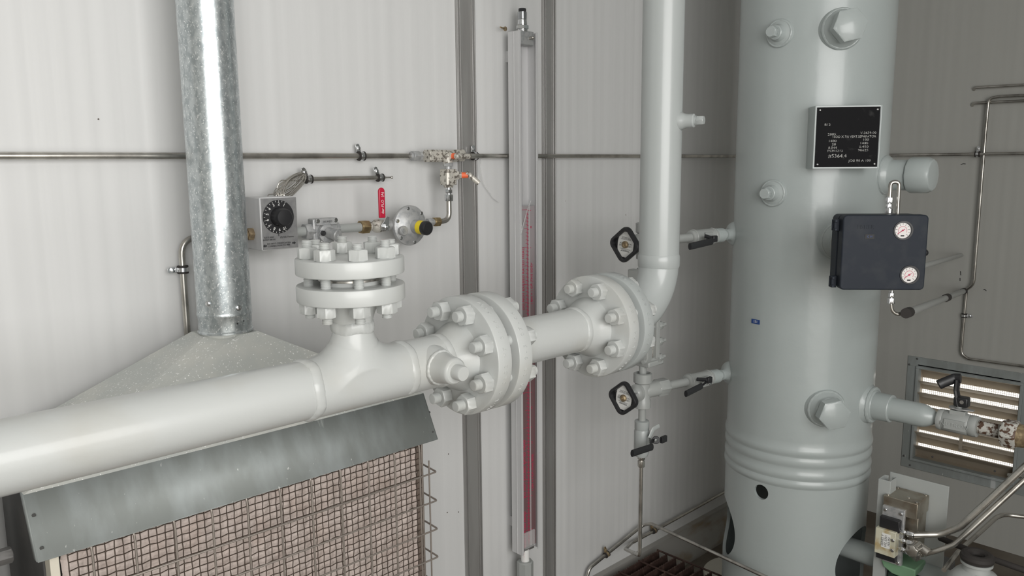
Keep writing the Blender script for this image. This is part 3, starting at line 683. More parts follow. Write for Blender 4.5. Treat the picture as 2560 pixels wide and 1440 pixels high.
# outlet fitting, bent tube, down to it from the needle valves
xr0 = P(1073, 554, y=YG).x; zr = P(1085, 555, y=YG).z
ofi = thing('compression_fitting', 'brown stained compression fitting on the right of the round regulator', 'fitting', (xr0, YG, zr))
mb = MB(); mb.hexa((xr0-.006, YG, zr), (xr0+.010, YG, zr), .019); mb.cyl((xr0+.008, YG, zr), (xr0+.020, YG, zr), .0075); mb.build('fitting_body', M['steeldull'], ofi)
MB().hexa((xr0+.014, YG, zr), (xr0+.032, YG, zr), .021).build('nut', M['brass'], ofi)
xvt = P(1122, 500, y=YG).x
zn1 = P(1122, 502, y=YG).z
tube_run('bent_tube', [(xr0+.02, YG, zr), (xvt, YG, zr+.001), (xvt, YG, zn1)], .0068, 'short bent stainless tube from the round regulator up to the needle valve', bend=.028)
nf = thing('compression_fitting', 'bright hex compression fitting under the lower needle valve', 'fitting', (xvt, YG, zn1))
zA = P(1122, 470, y=YG).z
mb = MB(); mb.hexa((xvt, YG, zn1-.001), (xvt, YG, zn1+.016), .0195); mb.build('nut', M['steelbright'], nf)
mb = MB(); mb.cyl((xvt, YG, zn1+.015), (xvt, YG, zA+.006), .0062); mb.hexa((xvt, YG, zn1+.019), (xvt, YG, zn1+.028), .0165); mb.build('fitting_body', M['steelbright'], nf)
# lower (vertical) needle valve
def bar_handle(root, p, d, bar, L, r):
    """bonnet, orange cap and the T-bar handle"""
    p = Vector(p); d = Vector(d).normalized(); bar = Vector(bar).normalized()
    mb = MB(); mb.hexa(p, p+d*.012, .020); mb.hexa(p+d*.012, p+d*.018, .016); mb.build('bonnet', M['worn'], root)
    MB().cyl(p+d*.016, p+d*.034, .0078, .0070, n=20).build('orange_cap', M['orange'], root)
    q = p+d*.037; mb = MB(); mb.cyl(q-bar*L*.25, q+bar*L*.75, r, n=20, bev=.001); h = mb.build('bar_handle', M['worn'], root)
zb0, zb1 = P(1122, 466, y=YG).z, P(1122, 421, y=YG).z
nv = thing('needle_valve', 'upright worn needle valve with orange cap under the horizontal valve', 'valve', (xvt, YG, zb0))
mb = MB(); hw = .0165
mb.prism([(-hw, -.013), (-hw+.006, -.0165), (hw-.006, -.0165), (hw, -.013), (hw, .013), (hw-.006, .0165), (-hw+.006, .0165), (-hw, .013)], zb0+.004, zb1-.002, Matrix.Translation((xvt, YG, 0)))
mb.cyl((xvt, YG, zb0-.003), (xvt, YG, zb0+.006), .012, .015, n=6); mb.build('body', M['worn'], nv, bevel=.0012)
bar_handle(nv, (xvt+.012, YG-.010, (zb0+zb1)/2+.005), (.75, -.65, .0), (.55, -.35, -.55), .042, .0068)
z_top = z_t-.010
mb = MB(); mb.cyl((xvt, YG, zb1-.004), (xvt, YG, z_top), .0085, n=24); mb.hexa((xvt, YG, zb1+.005), (xvt, YG, zb1+.014), .0235); mb.build('connector', M['steeldull'], nv)
# upper (horizontal) needle valve
xh0, xh1 = P(1058, 389, y=YT-.02).x, P(1148, 389, y=YT-.02).x; yv = YG+.012
hv = thing('needle_valve', 'horizontal paint-flaked needle valve with orange cap on the long tube', 'valve', ((xh0+xh1)/2, yv, z_t))
mb = MB(); mb.prism([(-.015, -.010), (-.010, -.015), (.010, -.015), (.015, -.010), (.015, .010), (.010, .015), (-.010, .015), (-.015, .010)], xh0+.004, xh1-.018, Matrix(((0, 0, 1, 0), (1, 0, 0, yv+.012), (0, 1, 0, z_t), (0, 0, 0, 1))))
mb.hexa((xh1-.018, yv+.012, z_t+.001), (xh1+.004, yv+.012, z_t+.001), .030); mb.build('body', M['worn'], hv, bevel=.0012)
mb = MB(); mb.cyl((xvt, YG+.004, z_t-.004), (xvt, YG, z_t-.020), .0125, n=24); mb.build('outlet_boss', M['worn'], hv)
bar_handle(hv, ((xh0+xh1)/2-.002, yv-.002, z_t+.0), (.30, -1, -.04), (1, .05, -.02), .050, .0068)
xq = P(1032, 390, y=YT-.01).x
mb = MB(); mb.hexa((xq, YT-.008, z_t), (xq+.018, YT-.008, z_t), .024); mb.hexa((xq+.022, YT-.008, z_t), (xq+.032, YT-.008, z_t), .019); mb.cyl((xq-.004, YT-.004, z_t), (xh0+.006, YT-.008, z_t), .0095); mb.build('inlet_fitting', M['steeldull'], hv)
mb = MB(); mb.hexa((xh1+.003, YT-.008, z_t), (xh1+.010, YT-.008, z_t), .020); mb.hexa((xh1+.014, YT-.008, z_t), (xh1+.026, YT-.008, z_t), .0185); mb.cyl((xh1, YT-.008, z_t), (xv1+.012, YT-.006, z_t), .0066); mb.build('outlet_fitting', M['steel'], hv)

# ------------------------------------------------------------------ manometer
YM = 1.619; myf = 1.578; mx0 = P(1275, 600, y=YM-.002).x; mx1 = P(1345, 600, y=myf).x; mz1 = P(1300, 76, y=myf).z; mz0 = P(1300, 1392, y=myf).z
mn = thing('manometer', 'tall aluminium channel manometer with a red scale fixed upright on the wall', 'manometer', ((mx0+mx1)/2, YM, mz0))
zc_ = (mz0+mz1)/2; hz = mz1-mz0
mb = MB(); t = .0022
mb.box((mx0+t/2, (myf+YM)/2, zc_), (t, YM-myf, hz)); mb.box((mx1-t/2, (myf+YM)/2, zc_), (t, YM-myf, hz)); mb.box(((mx0+mx1)/2, YM-.004, zc_), (mx1-mx0-.003, .003, hz-.002))
mb.box((mx0+.0035, myf-.0004, zc_), (.0078, .002, hz+.001)); mb.box((mx1-.0035, myf-.0004, zc_), (.0078, .002, hz+.001)); mb.box((mx0+.044, YM-.008, zc_), (.0025, .006, hz-.003)); mb.box((mx0-.0004, myf+.018, zc_), (.002, .002, hz-.002))
mb.build('channel', M['alu'], mn, bevel=.0005)
zs1 = P(1320, 512, y=1.63).z; zs0 = mz0+.012
xs0, xs1 = mx0+.006, mx0+.060
def scale_mat():
    m = mat('tinted_scale_strip', (.48, .46, .46), .3); nt = m.node_tree; b = nt.nodes['Principled BSDF']
    g = nt.nodes.new('ShaderNodeNewGeometry'); n = nt.nodes.new('ShaderNodeTexNoise'); n.inputs['Scale'].default_value = 3; nt.links.new(g.outputs['Position'], n.inputs['Vector'])
    sp = nt.nodes.new('ShaderNodeSeparateXYZ'); nt.links.new(g.outputs['Position'], sp.inputs[0])
    a = nt.nodes.new('ShaderNodeMath'); a.operation = 'MULTIPLY_ADD'; nt.links.new(n.outputs['Fac'], a.inputs[0]); a.inputs[1].default_value = .4; nt.links.new(sp.outputs[2], a.inputs[2])
    r = nt.nodes.new('ShaderNodeMapRange'); r.inputs['From Min'].default_value = 1.15; r.inputs['From Max'].default_value = 1.5; nt.links.new(a.outputs[0], r.inputs['Value'])
    mx = nt.nodes.new('ShaderNodeMix'); mx.data_type = 'RGBA'; nt.links.new(r.outputs[0], mx.inputs['Factor']); mx.inputs['A'].default_value = (.17, .095, .10, 1); mx.inputs['B'].default_value = (.40, .36, .37, 1)
    nt.links.new(mx.outputs['Result'], b.inputs['Base Color']); return m
yd_ = myf+.011; xs0, xs1 = mx0+.004, mx1-.004
sb = MB().box(((xs0+xs1)/2, yd_, (zs0+zs1)/2), (xs1-xs0, .004, zs1-zs0)).build('scale_strip', scale_mat(), mn, bevel=.0005)
MB().box((mx0+.046, yd_-.0025, (zs0+zs1)/2), (.0022, .002, zs1-zs0)).build('board_rib', M['alu'], mn)
tk = MB(); xk = mx0+.034; yk = yd_-.0023; z = zs1-.01; i = 0
tk.box((xk+.004, yk, (zs0+zs1)/2), (.0012, .0006, zs1-zs0-.02))
while z > zs0+.02:
    l = .022 if i % 10 == 0 else .013 if i % 5 == 0 else .008
    tk.box((xk+.006-l/2, yk, z), (l, .0006, .0011)); tk.box((xk+.004+l*.35, yk, z-.003), (l*.7, .0006, .0011)); z -= .0105; i += 1
tk.build('scale_ticks', M['redink'], mn)
Fv = lambda p: frame(p, V(0, -1, 0), Z)
for k, zz_ in enumerate((1.18, .98, .62, .40)):
    text('scale_print', 'DO NOT EXCEED RATED HEAD', Fv(V(mx0+.0215, yk, zz_)), .0125, M['redink'], mn, .0003)
text('scale_print', '1 DIV = 1 CM (THIS SIDE)', Fv(V(mx0+.055, yk, 1.16)), .0105, M['redink'], mn, .0003)
text('scale_print', '1 DIV = 1 CM (THIS SIDE)', Fv(V(mx0+.055, yk, .60)), .0105, M['redink'], mn, .0003)
for n_ in range(8): text('scale_number', str(8-n_), Fw(V(mx0+.053, yk, zs1-.06-.105*n_)), .010, M['redink'], mn, .0003)
a = P(1317, 93, y=myf+.01); mb = MB(); mb.box((mx0+.036, myf+.018, mz1-.016), (.050, .030, .036)); mb.build('top_block', M['steeldull'], mn, bevel=.001)
c = V(mx0+.046, myf+.003, mz1-.016); mb = MB(); mb.cyl(c, c+V(0, -.010, 0), .0042); mb.ball(c+V(0, -.011, 0), .005); mb.build('clamp_screw', M['steel'], mn)
c = V(mx0+.030, myf+.015, mz1)
mb = MB(); mb.lathe([(.014, 0), (.014, .004), (.0135, .007)], c, Z, 28); mb.hexa(c+V(0, 0, .007), c+V(0, 0, .017), .030); mb.lathe([(.0118, .017), (.0130, .020), (.0118, .032)], c, Z, 28); mb.build('top_fitting', M['steelbright'], mn)
mb = MB(); mb.thread(c+V(0, 0, .032), c+V(0, 0, .052), .0132, .0022); mb.build('threaded_end', M['steelbright'], mn)
mb = MB(); mb.hexa(c+V(0, 0, .050), c+V(0, 0, .061), .019, n=8); mb.build('cap', M['black'], mn)
mb = MB(); mb.box((mx0+.036, myf+.004, zs0+.026), (.044, .008, .052), None); mb.build('bottom_block', M['acrylic'], mn, bevel=.003)
mb = MB(); mb.box((mx0+.036, YM-.022, zs0-.004), (.046, .024, .012)); mb.build('bottom_clamp', M['darkmetal'], mn, bevel=.001)
mb = MB(); c = V(mx0+.028, YM-.026, mz0); mb.cyl(c+V(0, 0, -.03), c+V(0, 0, .006), .0125); mb.build('bottom_ferrule', M['white'], mn)
mb = MB(); mb.cyl(c+V(0, 0, -.11), c+V(0, 0, -.030), .0245, n=8, bev=.003); mb.build('bottom_plug', M['valvegrey'], mn)
for z_ in (mz1-.06, (mz0+mz1)/2, mz0+.08): MB().box(((mx0+mx1)/2, (YM+YB)/2, z_), (.030, YB-YM, .030)).build('standoff', M['alu'], mn)
# clear tie hanging from the tube
pts = [P(1205, 392, y=1.64), P(1200, 420, y=1.635), P(1210, 462, y=1.64), P(1235, 497, y=1.64), P(1248, 505, y=1.64)]
o = MB().tube(pts, .0011, 6, bend=.03).build('nylon_tie', M['plastictie'], loc=pts[0]); tag(o, 'clear nylon tie hanging from the tube right of the needle valve', 'cable tie')
pts = [P(1327, 502, y=1.59), P(1318, 525, y=1.587), P(1306, 570, y=1.58), P(1302, 590, y=1.575), P(1303, 560, y=1.574)]
o = MB().tube(pts, .0016, 6, bend=.01).build('nylon_tie', M['plastictie'], loc=pts[0]); tag(o, 'clear nylon strand caught in the manometer channel', 'cable tie')
# bent screw in the wall
pts = [P(1262, 71, y=YB), P(1260, 71, y=YB-.02), P(1251, 68, y=YB-.028)]
mb = MB(); mb.tube(pts, .0022, 8, bend=.004); mb.cyl(P(1262, 72, y=YB), P(1262, 72, y=YB)+V(0, -.003, 0), .006, n=14); o = mb.build('wall_screw', M['brownfit'], loc=pts[0]); tag(o, 'rusty bent screw in the wall left of the manometer top', 'screw')
# ------------------------------------------------------------------ vessel
VX, VY, VR = 2.215, 1.070, .2032
vs_ = thing('separator_vessel', 'tall blue-grey cylindrical pressure vessel standing in the corner of the room', 'vessel', (VX, VY, 0))
def vsurf(deg, z, r=VR): return V(VX+r*math.cos(rad(deg)), VY+r*math.sin(rad(deg)), z)
def vz(px, py, deg):   # height of a photo row on the vessel surface at a bearing
    q = vsurf(deg, 0); return P(px, py, y=q.y).z if abs(math.cos(rad(deg))) < .8 else P(px, py, x=q.x).z
r1, r2, r3, r4 = vz(1990, 1132, 206), vz(1990, 1158, 206), vz(1990, 1192, 206), vz(1990, 1214, 206)
pr = [(VR*.5, 2.78), (VR, 2.78), (VR, r1+.030)]
def bead(z, h, d): return [(VR+.0003, z+h), (VR+d*.8, z+h*.6), (VR+d, z), (VR+d*.8, z-h*.6), (VR+.0003, z-h)]
pr += bead(r1, .013, .0045)+bead(r2, .013, .004)+[(VR, r2-.016)]
pr += bead(r3, .012, .004)+bead(r4, .011, .0045)+[(VR, r4-.013), (VR-.003, r4-.014), (VR*.4, r4-.05)]
MB().lathe(pr, (VX, VY, 0), Z, 128).build('shell', M['vessel'], vs_, ang=50)
# skirt with round openings cut through it
hs_ = [i/30*(r4-.012) for i in range(31)]
sk = MB().lathe([(VR, h_) for h_ in hs_]+[(VR-.0095, h_) for h_ in hs_[::-1]], (VX, VY, 0), Z, 160, closed=True).build('skirt', M['vessel'], vs_)
zc1 = P(1832, 1335, x=2.05).z; zc2 = P(2150, 1395, y=.87).z
cuts = [(128, zc1, .090), (270, zc2, .098), (180, P(1911, 1233, x=VX-VR).z, .0215)]
for a, z, r in cuts:
    c = MB().cyl(vsurf(a, z, VR-.10), vsurf(a, z, VR+.1), r, n=64).build('cutter', M['ink'])
    md = sk.modifiers.new('cut', 'BOOLEAN'); md.object = c; md.operation = 'DIFFERENCE'; md.solver = 'EXACT'
bpy.context.view_layer.update()
dg = bpy.context.evaluated_depsgraph_get(); me = bpy.data.meshes.new_from_object(sk.evaluated_get(dg)); sk.modifiers.clear()
sk.data = me; sk.name = 'skirt'
for p_ in me.polygons: p_.use_smooth = True
nl_ = []; axv_ = V(0, 0, 0)
for p_ in me.polygons:
    rd_ = V(p_.center.x, p_.center.y, 0).normalized(); dt_ = p_.normal.dot(rd_)
    for li in p_.loop_indices:
        co_ = me.vertices[me.loops[li].vertex_index].co; r_v = V(co_.x, co_.y, 0)
        on_wall = abs(dt_) > .97 and abs(p_.normal.z) < .05 and min(abs(r_v.length-VR), abs(r_v.length-VR+.0095)) < .0015
        nl_.append(tuple(r_v.normalized()*(1 if dt_ > 0 else -1)) if on_wall else tuple(p_.normal))
me.normals_split_custom_set(nl_)
for o in list(bpy.data.objects):
    if o.name.startswith('cutter'): bpy.data.objects.remove(o)
MB().lathe([(VR+.05, 0), (VR+.05, .012), (VR-.02, .012)], (VX, VY, 0), Z, 96).build('base_ring', M['vessel'], vs_)
# nozzle weld pad, coupling, plug
def boss(root, c, d, rb, rc, L, plug='hex', af=.03, pl=.02, name='nozzle'):
    c = Vector(c); d = Vector(d).normalized()
    MB().lathe([(rb*1.15, -.016), (rb*1.02, -.002), (rb*.98, .004), (rc*1.22, .010), (rc*1.05, .017), (rc, .020), (rc, L-.002), (rc-.002, L), (rc*.7, L)], c, d, 48).build(name, M['vessel'], root)
    MB().torus(c+d*.003, d, rb*.90, rb*.10, 90, 10, wob=.12).build('weld_bead', M['vessel'], root)
    if plug == 'hex':
        mb = MB(); mb.cyl(c+d*L, c+d*(L+.005), af*.46, n=24); mb.hexa(c+d*(L+.004), c+d*(L+pl), af, rot=.2); mb.build('plug', M['vessel'], root)
zA, zB = P(1962, 82, x=VX-VR).z, P(1944, 483, x=VX-VR).z
for z in (zA, zB): boss(vs_, vsurf(180, z), (-1, 0, 0), .036, .0185, .028, af=.026, pl=.022)
def big_boss(px, py, deg=226, **k):
    q = vsurf(deg, 0); z = P(px, py, y=q.y).z; boss(vs_, vsurf(deg, z), (math.cos(rad(deg)), math.sin(rad(deg)), 0), .052, .037, .030, af=.074, pl=.036, **k)
big_boss(2103, 72, 223); big_boss(2062, 1022, 226); big_boss(2075, 605, 229, plug='none')
# nozzle capped with a bull plug on the side
zN = P(2200, 438, y=VY-VR).z
boss(vs_, vsurf(275, zN), (0, -1, 0), .052, .040, .062, plug='none')
c = vsurf(275, zN); d = V(0, -1, 0)
mb = MB(); mb.lathe([(.038, .062), (.046, .064), (.047, .070), (.046, .110), (.040, .122), (.02, .124)], c, d, 12); mb.build('plug', M['vessel'], vs_, bevel=.002)
# small orange plug in the nozzle behind the controller
q = vsurf(229, P(2075, 605, y=vsurf(229, 0).y).z, VR+.028); MB().cyl(q, q+V(math.cos(rad(229)), math.sin(rad(229)), 0)*.012, .026, n=32, bev=.002).build('orange_plug', M['copperplug'], vs_)
# blue label sticker
zS = P(1889, 804, x=2.06).z; a_s = 172.5

def pxof(p):
    v = Vector(p)-CAM; return 1280+FPX*v.dot(_R)/v.dot(_F), 720-FPX*v.dot(_U)/v.dot(_F)
a_s = min([120+i*.5 for i in range(160)], key=lambda a: abs(pxof(vsurf(a, zS))[0]-1889))
F = frame(vsurf(a_s, P(1889, 804, x=vsurf(a_s, 0).x).z, VR+.0007), (math.cos(rad(a_s)), math.sin(rad(a_s)), 0), (-math.sin(rad(a_s)), math.cos(rad(a_s)), 0))
ft = frame(F.translation, F.to_3x3() @ V(0, 0, 1), Z.cross(F.to_3x3() @ V(0, 0, 1)))
mb = MB(ft); mb.box((0, 0, 0), (.028, .0125, .0012)); st_ = mb.build('blue_sticker', M['tape'], vs_)
text('sticker_print', '151', ft @ Matrix.Translation((0, 0, .0008)), .010, M['white'], st_, .0001)
# nameplate on a folded bracket
an = 221; nd = V(math.cos(rad(an)), math.sin(rad(an)), 0); nx_ = Z.cross(nd)
pc = PD(2118, 343, 2.02); pc_d = (pc-V(VX, VY, pc.z)).dot(nd); TN = frame(pc, nd, nx_)
corners = [(2044, 266.5), (2198, 264.7), (2189, 420), (2039.5, 420)]
wN, hN = .157, .152
br = MB(TN); dpt = .105
br.box((-wN/2-.001, 0, -dpt/2), (.003, hN+.004, dpt)); br.box((0, 0, -.0025), (wN+.004, hN+.004, .003)); br.box((wN/2+.001, 0, -.018), (.003, hN+.004, .036))
bo = br.build('nameplate_bracket', M['vessel'], vs_, bevel=.0008)
npl = MB(TN).box((0, 0, .0005), (wN-.004, hN-.004, .0018)).build('nameplate', M['plate'], vs_, bevel=.0004)
for sx in (-1, 1):
    for sy in (-1, 1):
        c = TN @ V(sx*(wN/2-.009), sy*(hN/2-.009), .001); MB().ball(c, .0034, 12).build('rivet', M['steelbright'], npl)
rows = [(-.050, .031, 'B12', 1.2), (-.038, .007, '2005', 1.3), (.050, .010, 'V-3639-00', 1.15), (.016, .001, '16OD X 7/6 VERT.SEPARATOR', 1.0), (-.036, -.009, '1480', 1.3), (.045, -.007, '100', 1.3), (-.032, -.0175, '20', 1.3),
        (.041, -.0155, '1480', 1.3), (-.035, -.026, '0.844', 1.2), (.041, -.024, '0.450', 1.3), (-.028, -.034, 'PS391213', 1.2), (.040, -.0325, '90625', 1.3), (.033, -.0585, 'JOB 90 A 100', 1.2)]
for (x, y, s_, sx_) in rows: text('stamped_print', s_, TN @ Matrix.Translation((x, y, .0016)), .0080, M['dimprint'], npl, .0001, sx=sx_)
text('stamped_print', '#5364.4', TN @ Matrix.Translation((-.022, -.0465, .0016)), .0125, M['dimprint'], npl, .0001, sx=1.1)

# ------------------------------------------------------------------ controller box on the nozzle
nb = V(math.cos(rad(222)), math.sin(rad(222)), 0); xb_ = Z.cross(nb); bc = PD(2210, 632, 1.88)
TB = frame(bc, nb, xb_); BW, BH, BD = .193, .176, .075
ctl = thing('pneumatic_controller', 'charcoal plastic controller box with two small round gauges mounted on the vessel', 'controller', bc, T=TB.copy())
def rrect(w, h, r, n=6):
    o = []
    for cx, cy, a0 in ((w/2-r, h/2-r, 0), (-w/2+r, h/2-r, PI/2), (-w/2+r, -h/2+r, PI), (w/2-r, -h/2+r, 1.5*PI)):
        for i in range(n+1): a = a0+PI/2*i/n; o.append((cx+r*math.cos(a), cy+r*math.sin(a)))
    return o
MB(TB).prism(rrect(BW, BH, .010), -.030, 0).build('door', M['boxgrey'], ctl, bevel=.003, seg=3)
MB(TB).prism(rrect(BW-.004, BH-.004, .009), -.0335, -.0298).build('door_gasket', M['black'], ctl)
MB(TB).prism([(p[0]-.004, p[1]+.002) for p in rrect(BW-.006, BH-.006, .012)], -BD, -.033).build('body', M['boxgrey'], ctl, bevel=.003)
for sy in (.063, -.072):
    mb = MB(TB); x0 = -BW/2-.006; mb.box((x0, sy, -.030), (.012, .028, .012)); mb.box((x0-.004, sy+.010, -.028), (.006, .006, .022)); mb.box((x0-.004, sy-.010, -.028), (.006, .006, .022)); mb.box((x0-.006, sy, -.034), (.005, .026, .006)); mb.build('latch', M['boxgrey'], ctl, bevel=.001)
mb = MB(TB); mb.box((-.035, .038, .0004), (.021, .011, .001)); lb_ = mb.build('small_label', M['ink'], ctl)
text('label_print', 'C H', TB @ Matrix.Translation((-.035, .038, .001)), .007, M['tape'], lb_, .0001)
text('moulded_lettering', 'FISHER', TB @ Matrix.Translation((-.045, .060, .0002)), .013, M['boxgrey'], ctl, .0005)
mb = MB(TB); mb.ball((BW/2+.004, -.002, -.02), .0085, 16); mb.build('knob', M['black'], ctl)
def gauge(px, py):
    # where the sight line meets the door plane
    d_ = _F*FPX+_R*(px-1280)+_U*(720-py); t_ = (bc-CAM).dot(nb)/d_.dot(nb); p = CAM+d_*t_; l = TB.inverted() @ p
    T2 = TB @ Matrix.Translation((l.x, l.y, 0))
    g = MB(T2).lathe([(.0185, -.002), (.0225, .0015), (.0225, .0005)], (0, 0, 0), Z, 40).lathe([(.0187, 0), (.0187, .0018), (.0222, .0018), (.0225, 0)], (0, 0, 0), Z, 40, closed=True).build('gauge_rim', M['black'], ctl)
    f = MB(T2).cyl((-.0015, -.0005, -.002), (-.0015, -.0005, .0012), .0180, n=40).build('gauge_face', M['dial'], g)
    mb = MB(T2)
    for i in range(11):
        a = rad(225-27*i); r0 = .0135 if i % 2 else .0120; mb.tube([(math.cos(a)*r0-.0015, math.sin(a)*r0, .0014), (math.cos(a)*.0165-.0015, math.sin(a)*.0165, .0014)], .0004, 5)
    mb.box((-.0015, -.0125, .0014), (.008, .003, .0003)); mb.build('gauge_marks', M['ink'], g)
    mb = MB(T2); mb.torus((-.0015, 0, .0013), Z, .0095, .0004, 30, 5, rad(-30), rad(210)); mb.build('gauge_red_scale', M['redink'], g)
    mb = MB(T2); a = rad(215); mb.tube([(math.cos(a)*.014-.0015, math.sin(a)*.014, .002), (-math.cos(a)*.006-.0015, -math.sin(a)*.006, .002)], .0006, 5); mb.cyl((-.0015, 0, .0012), (-.0015, 0, .0028), .0020, n=14); mb.build('gauge_needle', M['redink'], g)
gauge(2258, 576); gauge(2274, 687)
# mounting arm between box and nozzle
mb = MB(); q0 = vsurf(229, P(2075, 605, y=vsurf(229, 0).y).z, VR+.02); q1 = TB @ V(-.02, .02, -BD+.005); mb.cyl(q0, (q0+q1)/2, .012); mb.cyl((q0+q1)/2, q1, .012); mb.build('mounting_stem', M['steeldull'], ctl)
def bl(px, py, dz=-.055):
    n_ = TB @ V(0, 0, dz); d_ = _F*FPX+_R*(px-1280)+_U*(720-py); t_ = (n_-CAM).dot(nb)/d_.dot(nb); return CAM+d_*t_
a = bl(2222, 528); mb = MB(); mb.cyl(a-Z*.004, a+Z*.006, .010); mb.hexa(a+Z*.008, a+Z*.017, .0125); mb.hexa(a+Z*.020, a+Z*.033, .0155); mb.cyl(a, a+Z*.035, .0048); mb.build('tube_fitting', M['steelbright'], ctl)
a2 = bl(2229, 732); mb = MB(); mb.hexa(a2+Z*.000, a2-Z*.010, .0125); mb.hexa(a2-Z*.012, a2-Z*.026, .0150); mb.cyl(a2+Z*.006, a2-Z*.028, .0048); mb.build('tube_fitting', M['steelbright'], ctl)
b1 = bl(2221, 470); b2 = bl(2233, 455); b3 = bl(2247, 470); b4 = bl(2244, 535)
tube_run('instrument_tube', [a+Z*.03, V(a.x, a.y, b2.z), V(b3.x, b3.y, b2.z), V(b4.x, b4.y, b4.z-.01)], .0048, 'small hairpin stainless tube looping above the controller box', bend=.016)
# sloping covered tubes from the box back to the right wall
XT = XR-.014
w0 = P(2412, 727, x=XT); m0 = bl(2268, 782)
tube_run('instrument_tube', [a2-Z*.026, bl(2229, 775), bl(2240, 786), bl(2268, 782), w0+(m0-w0)*.3, w0+V(0, 0, 0)], .0048, 'thin stainless tube curling under the controller box and running back to the right wall', bend=.02)
o = MB().tube([m0+(w0-m0)*.02, w0-(w0-m0)*.03], .0098, 14).build('tube_sleeve', M['valvegrey'], loc=m0); tag(o, 'grey sleeve over the sloping tube below the controller box', 'sleeve')
td_ = (w0-m0).normalized()
for a_, b_, r_t in ((m0-td_*.02, m0+td_*.035, .0125), (m0+(w0-m0)*.55, m0+(w0-m0)*.60, .0125), (m0+(w0-m0)*.95, m0+(w0-m0)*.985, .012)): MB().cyl(a_, b_, r_t, n=16).build('black_tape', M['blackmatte'], o)
w1 = P(2403, 638, x=XT); s1 = bl(2290, 670, -.06)
o = MB().tube([s1, w1], .0075, 14).build('tube_sleeve', M['valvegrey'], loc=s1); tag(o, 'grey sleeved tube running from behind the controller box to the right wall', 'sleeve')
# ------------------------------------------------------------------ stainless tubes on the right wall
R_ = lambda px, py, x=XT: P(px, py, x=x)
tube_run('instrument_tube', [R_(2435, 224, XR), R_(2437, 219), R_(2560, 212), R_(2800, 205)], .0052, 'topmost stainless tube at the upper right edge, ending in the wall', bend=.01)
tube_run('instrument_tube', [R_(2431, 264, XR), R_(2434, 258), R_(2560, 252), R_(2800, 246)], .0052, 'second stainless tube at the upper right edge, its end curving into the wall', bend=.01)
XT2 = XR-.024
tube_run('instrument_tube', [R_(2800, 228, XT2), R_(2500, 241, XT2), R_(2472, 246, XT2), R_(2464, 330, XT2), R_(2434, 712, XT2), R_(2412, 727, XT)], .0055, 'long upright stainless tube on the right wall bending at top and bottom', bend=.045)
tube_run('instrument_tube', [R_(2416, 730), R_(2404, 868), R_(2404, 885), R_(2420, 897), R_(2560, 916), R_(2800, 950)], .0055, 'stainless tube on the right wall turning right above the louver', bend=.03)
clamp(R_(2411, 789), (R_(2404, 868)-R_(2416, 730)), V(0, -1, 0), .0057, 'tube clamp on the upright tube above the louver', wall=V(1, 0, 0))
clamp((XR-.025, P(2444, 382, x=XR-.025).y, z_t), Yv, Z, .0066, 'tube clamp where the upright and horizontal tubes cross on the right wall', wall=V(1, 0, 0))

# ------------------------------------------------------------------ gauge glass, its valves and handwheels
GD = V(-.974, .225, 0)
def ball_valve_black(root, p, d, L, r, hd, plate=True):
    """cylindrical painted body along d with a black bent lever on the side hd"""
    p = Vector(p); d = Vector(d).normalized(); hd = Vector(hd).normalized(); dn = d.cross(hd)
    mb = MB(); mb.lathe([(r*.7, -L/2), (r*.85, -L/2+.001), (r, -L/2+.004), (r, L/2-.004), (r*.85, L/2-.001), (r*.7, L/2)], p, d, 28); mb.torus(p-d*(L/2-.012), d, r, .002, 32, 6); mb.torus(p+d*(L/2-.012), d, r, .002, 32, 6); mb.build('body', M['valvegrey'], root)
    F = frame(p, hd, d); mb = MB(F); mb.box((0, 0, r+.001), (.030, .030, .006)); mb.cyl((0, 0, r), (0, 0, r+.020), .007); mb.build('stem_pad', M['valvegrey'], root, bevel=.001)
    mb = MB(F); mb.prism([(-.012, -.004), (.010, -.007), (.026, -.003), (.026, .003), (.010, .007), (-.012, .004)], r+.010, r+.0125); mb.build('stop_plate', M['valvegrey'], root, bevel=.0005)
    mb = MB(F); mb.hexa((0, 0, r+.017), (0, 0, r+.023), .011); mb.build('nut', M['steelbright'], root)
    return F
def lever(root, a, b, c, d, w, t):
    """flat lever: tab at a, bends at b, sleeved grip from c to d"""
    mb = MB(); mb.tube([a, b, c], w*.55, 8, flat=.35, bend=.006); o = mb.build('lever_plate', M['black'], root)
    dd = (Vector(d)-Vector(c)).normalized(); mb = MB(); mb.tube([Vector(c)-dd*.004, Vector(c), d, Vector(d)+dd*.003], w, 12, flat=.55); mb.build('lever_grip', M['black'], root)
def pyz(px, py, y): return P(px, py, y=y)
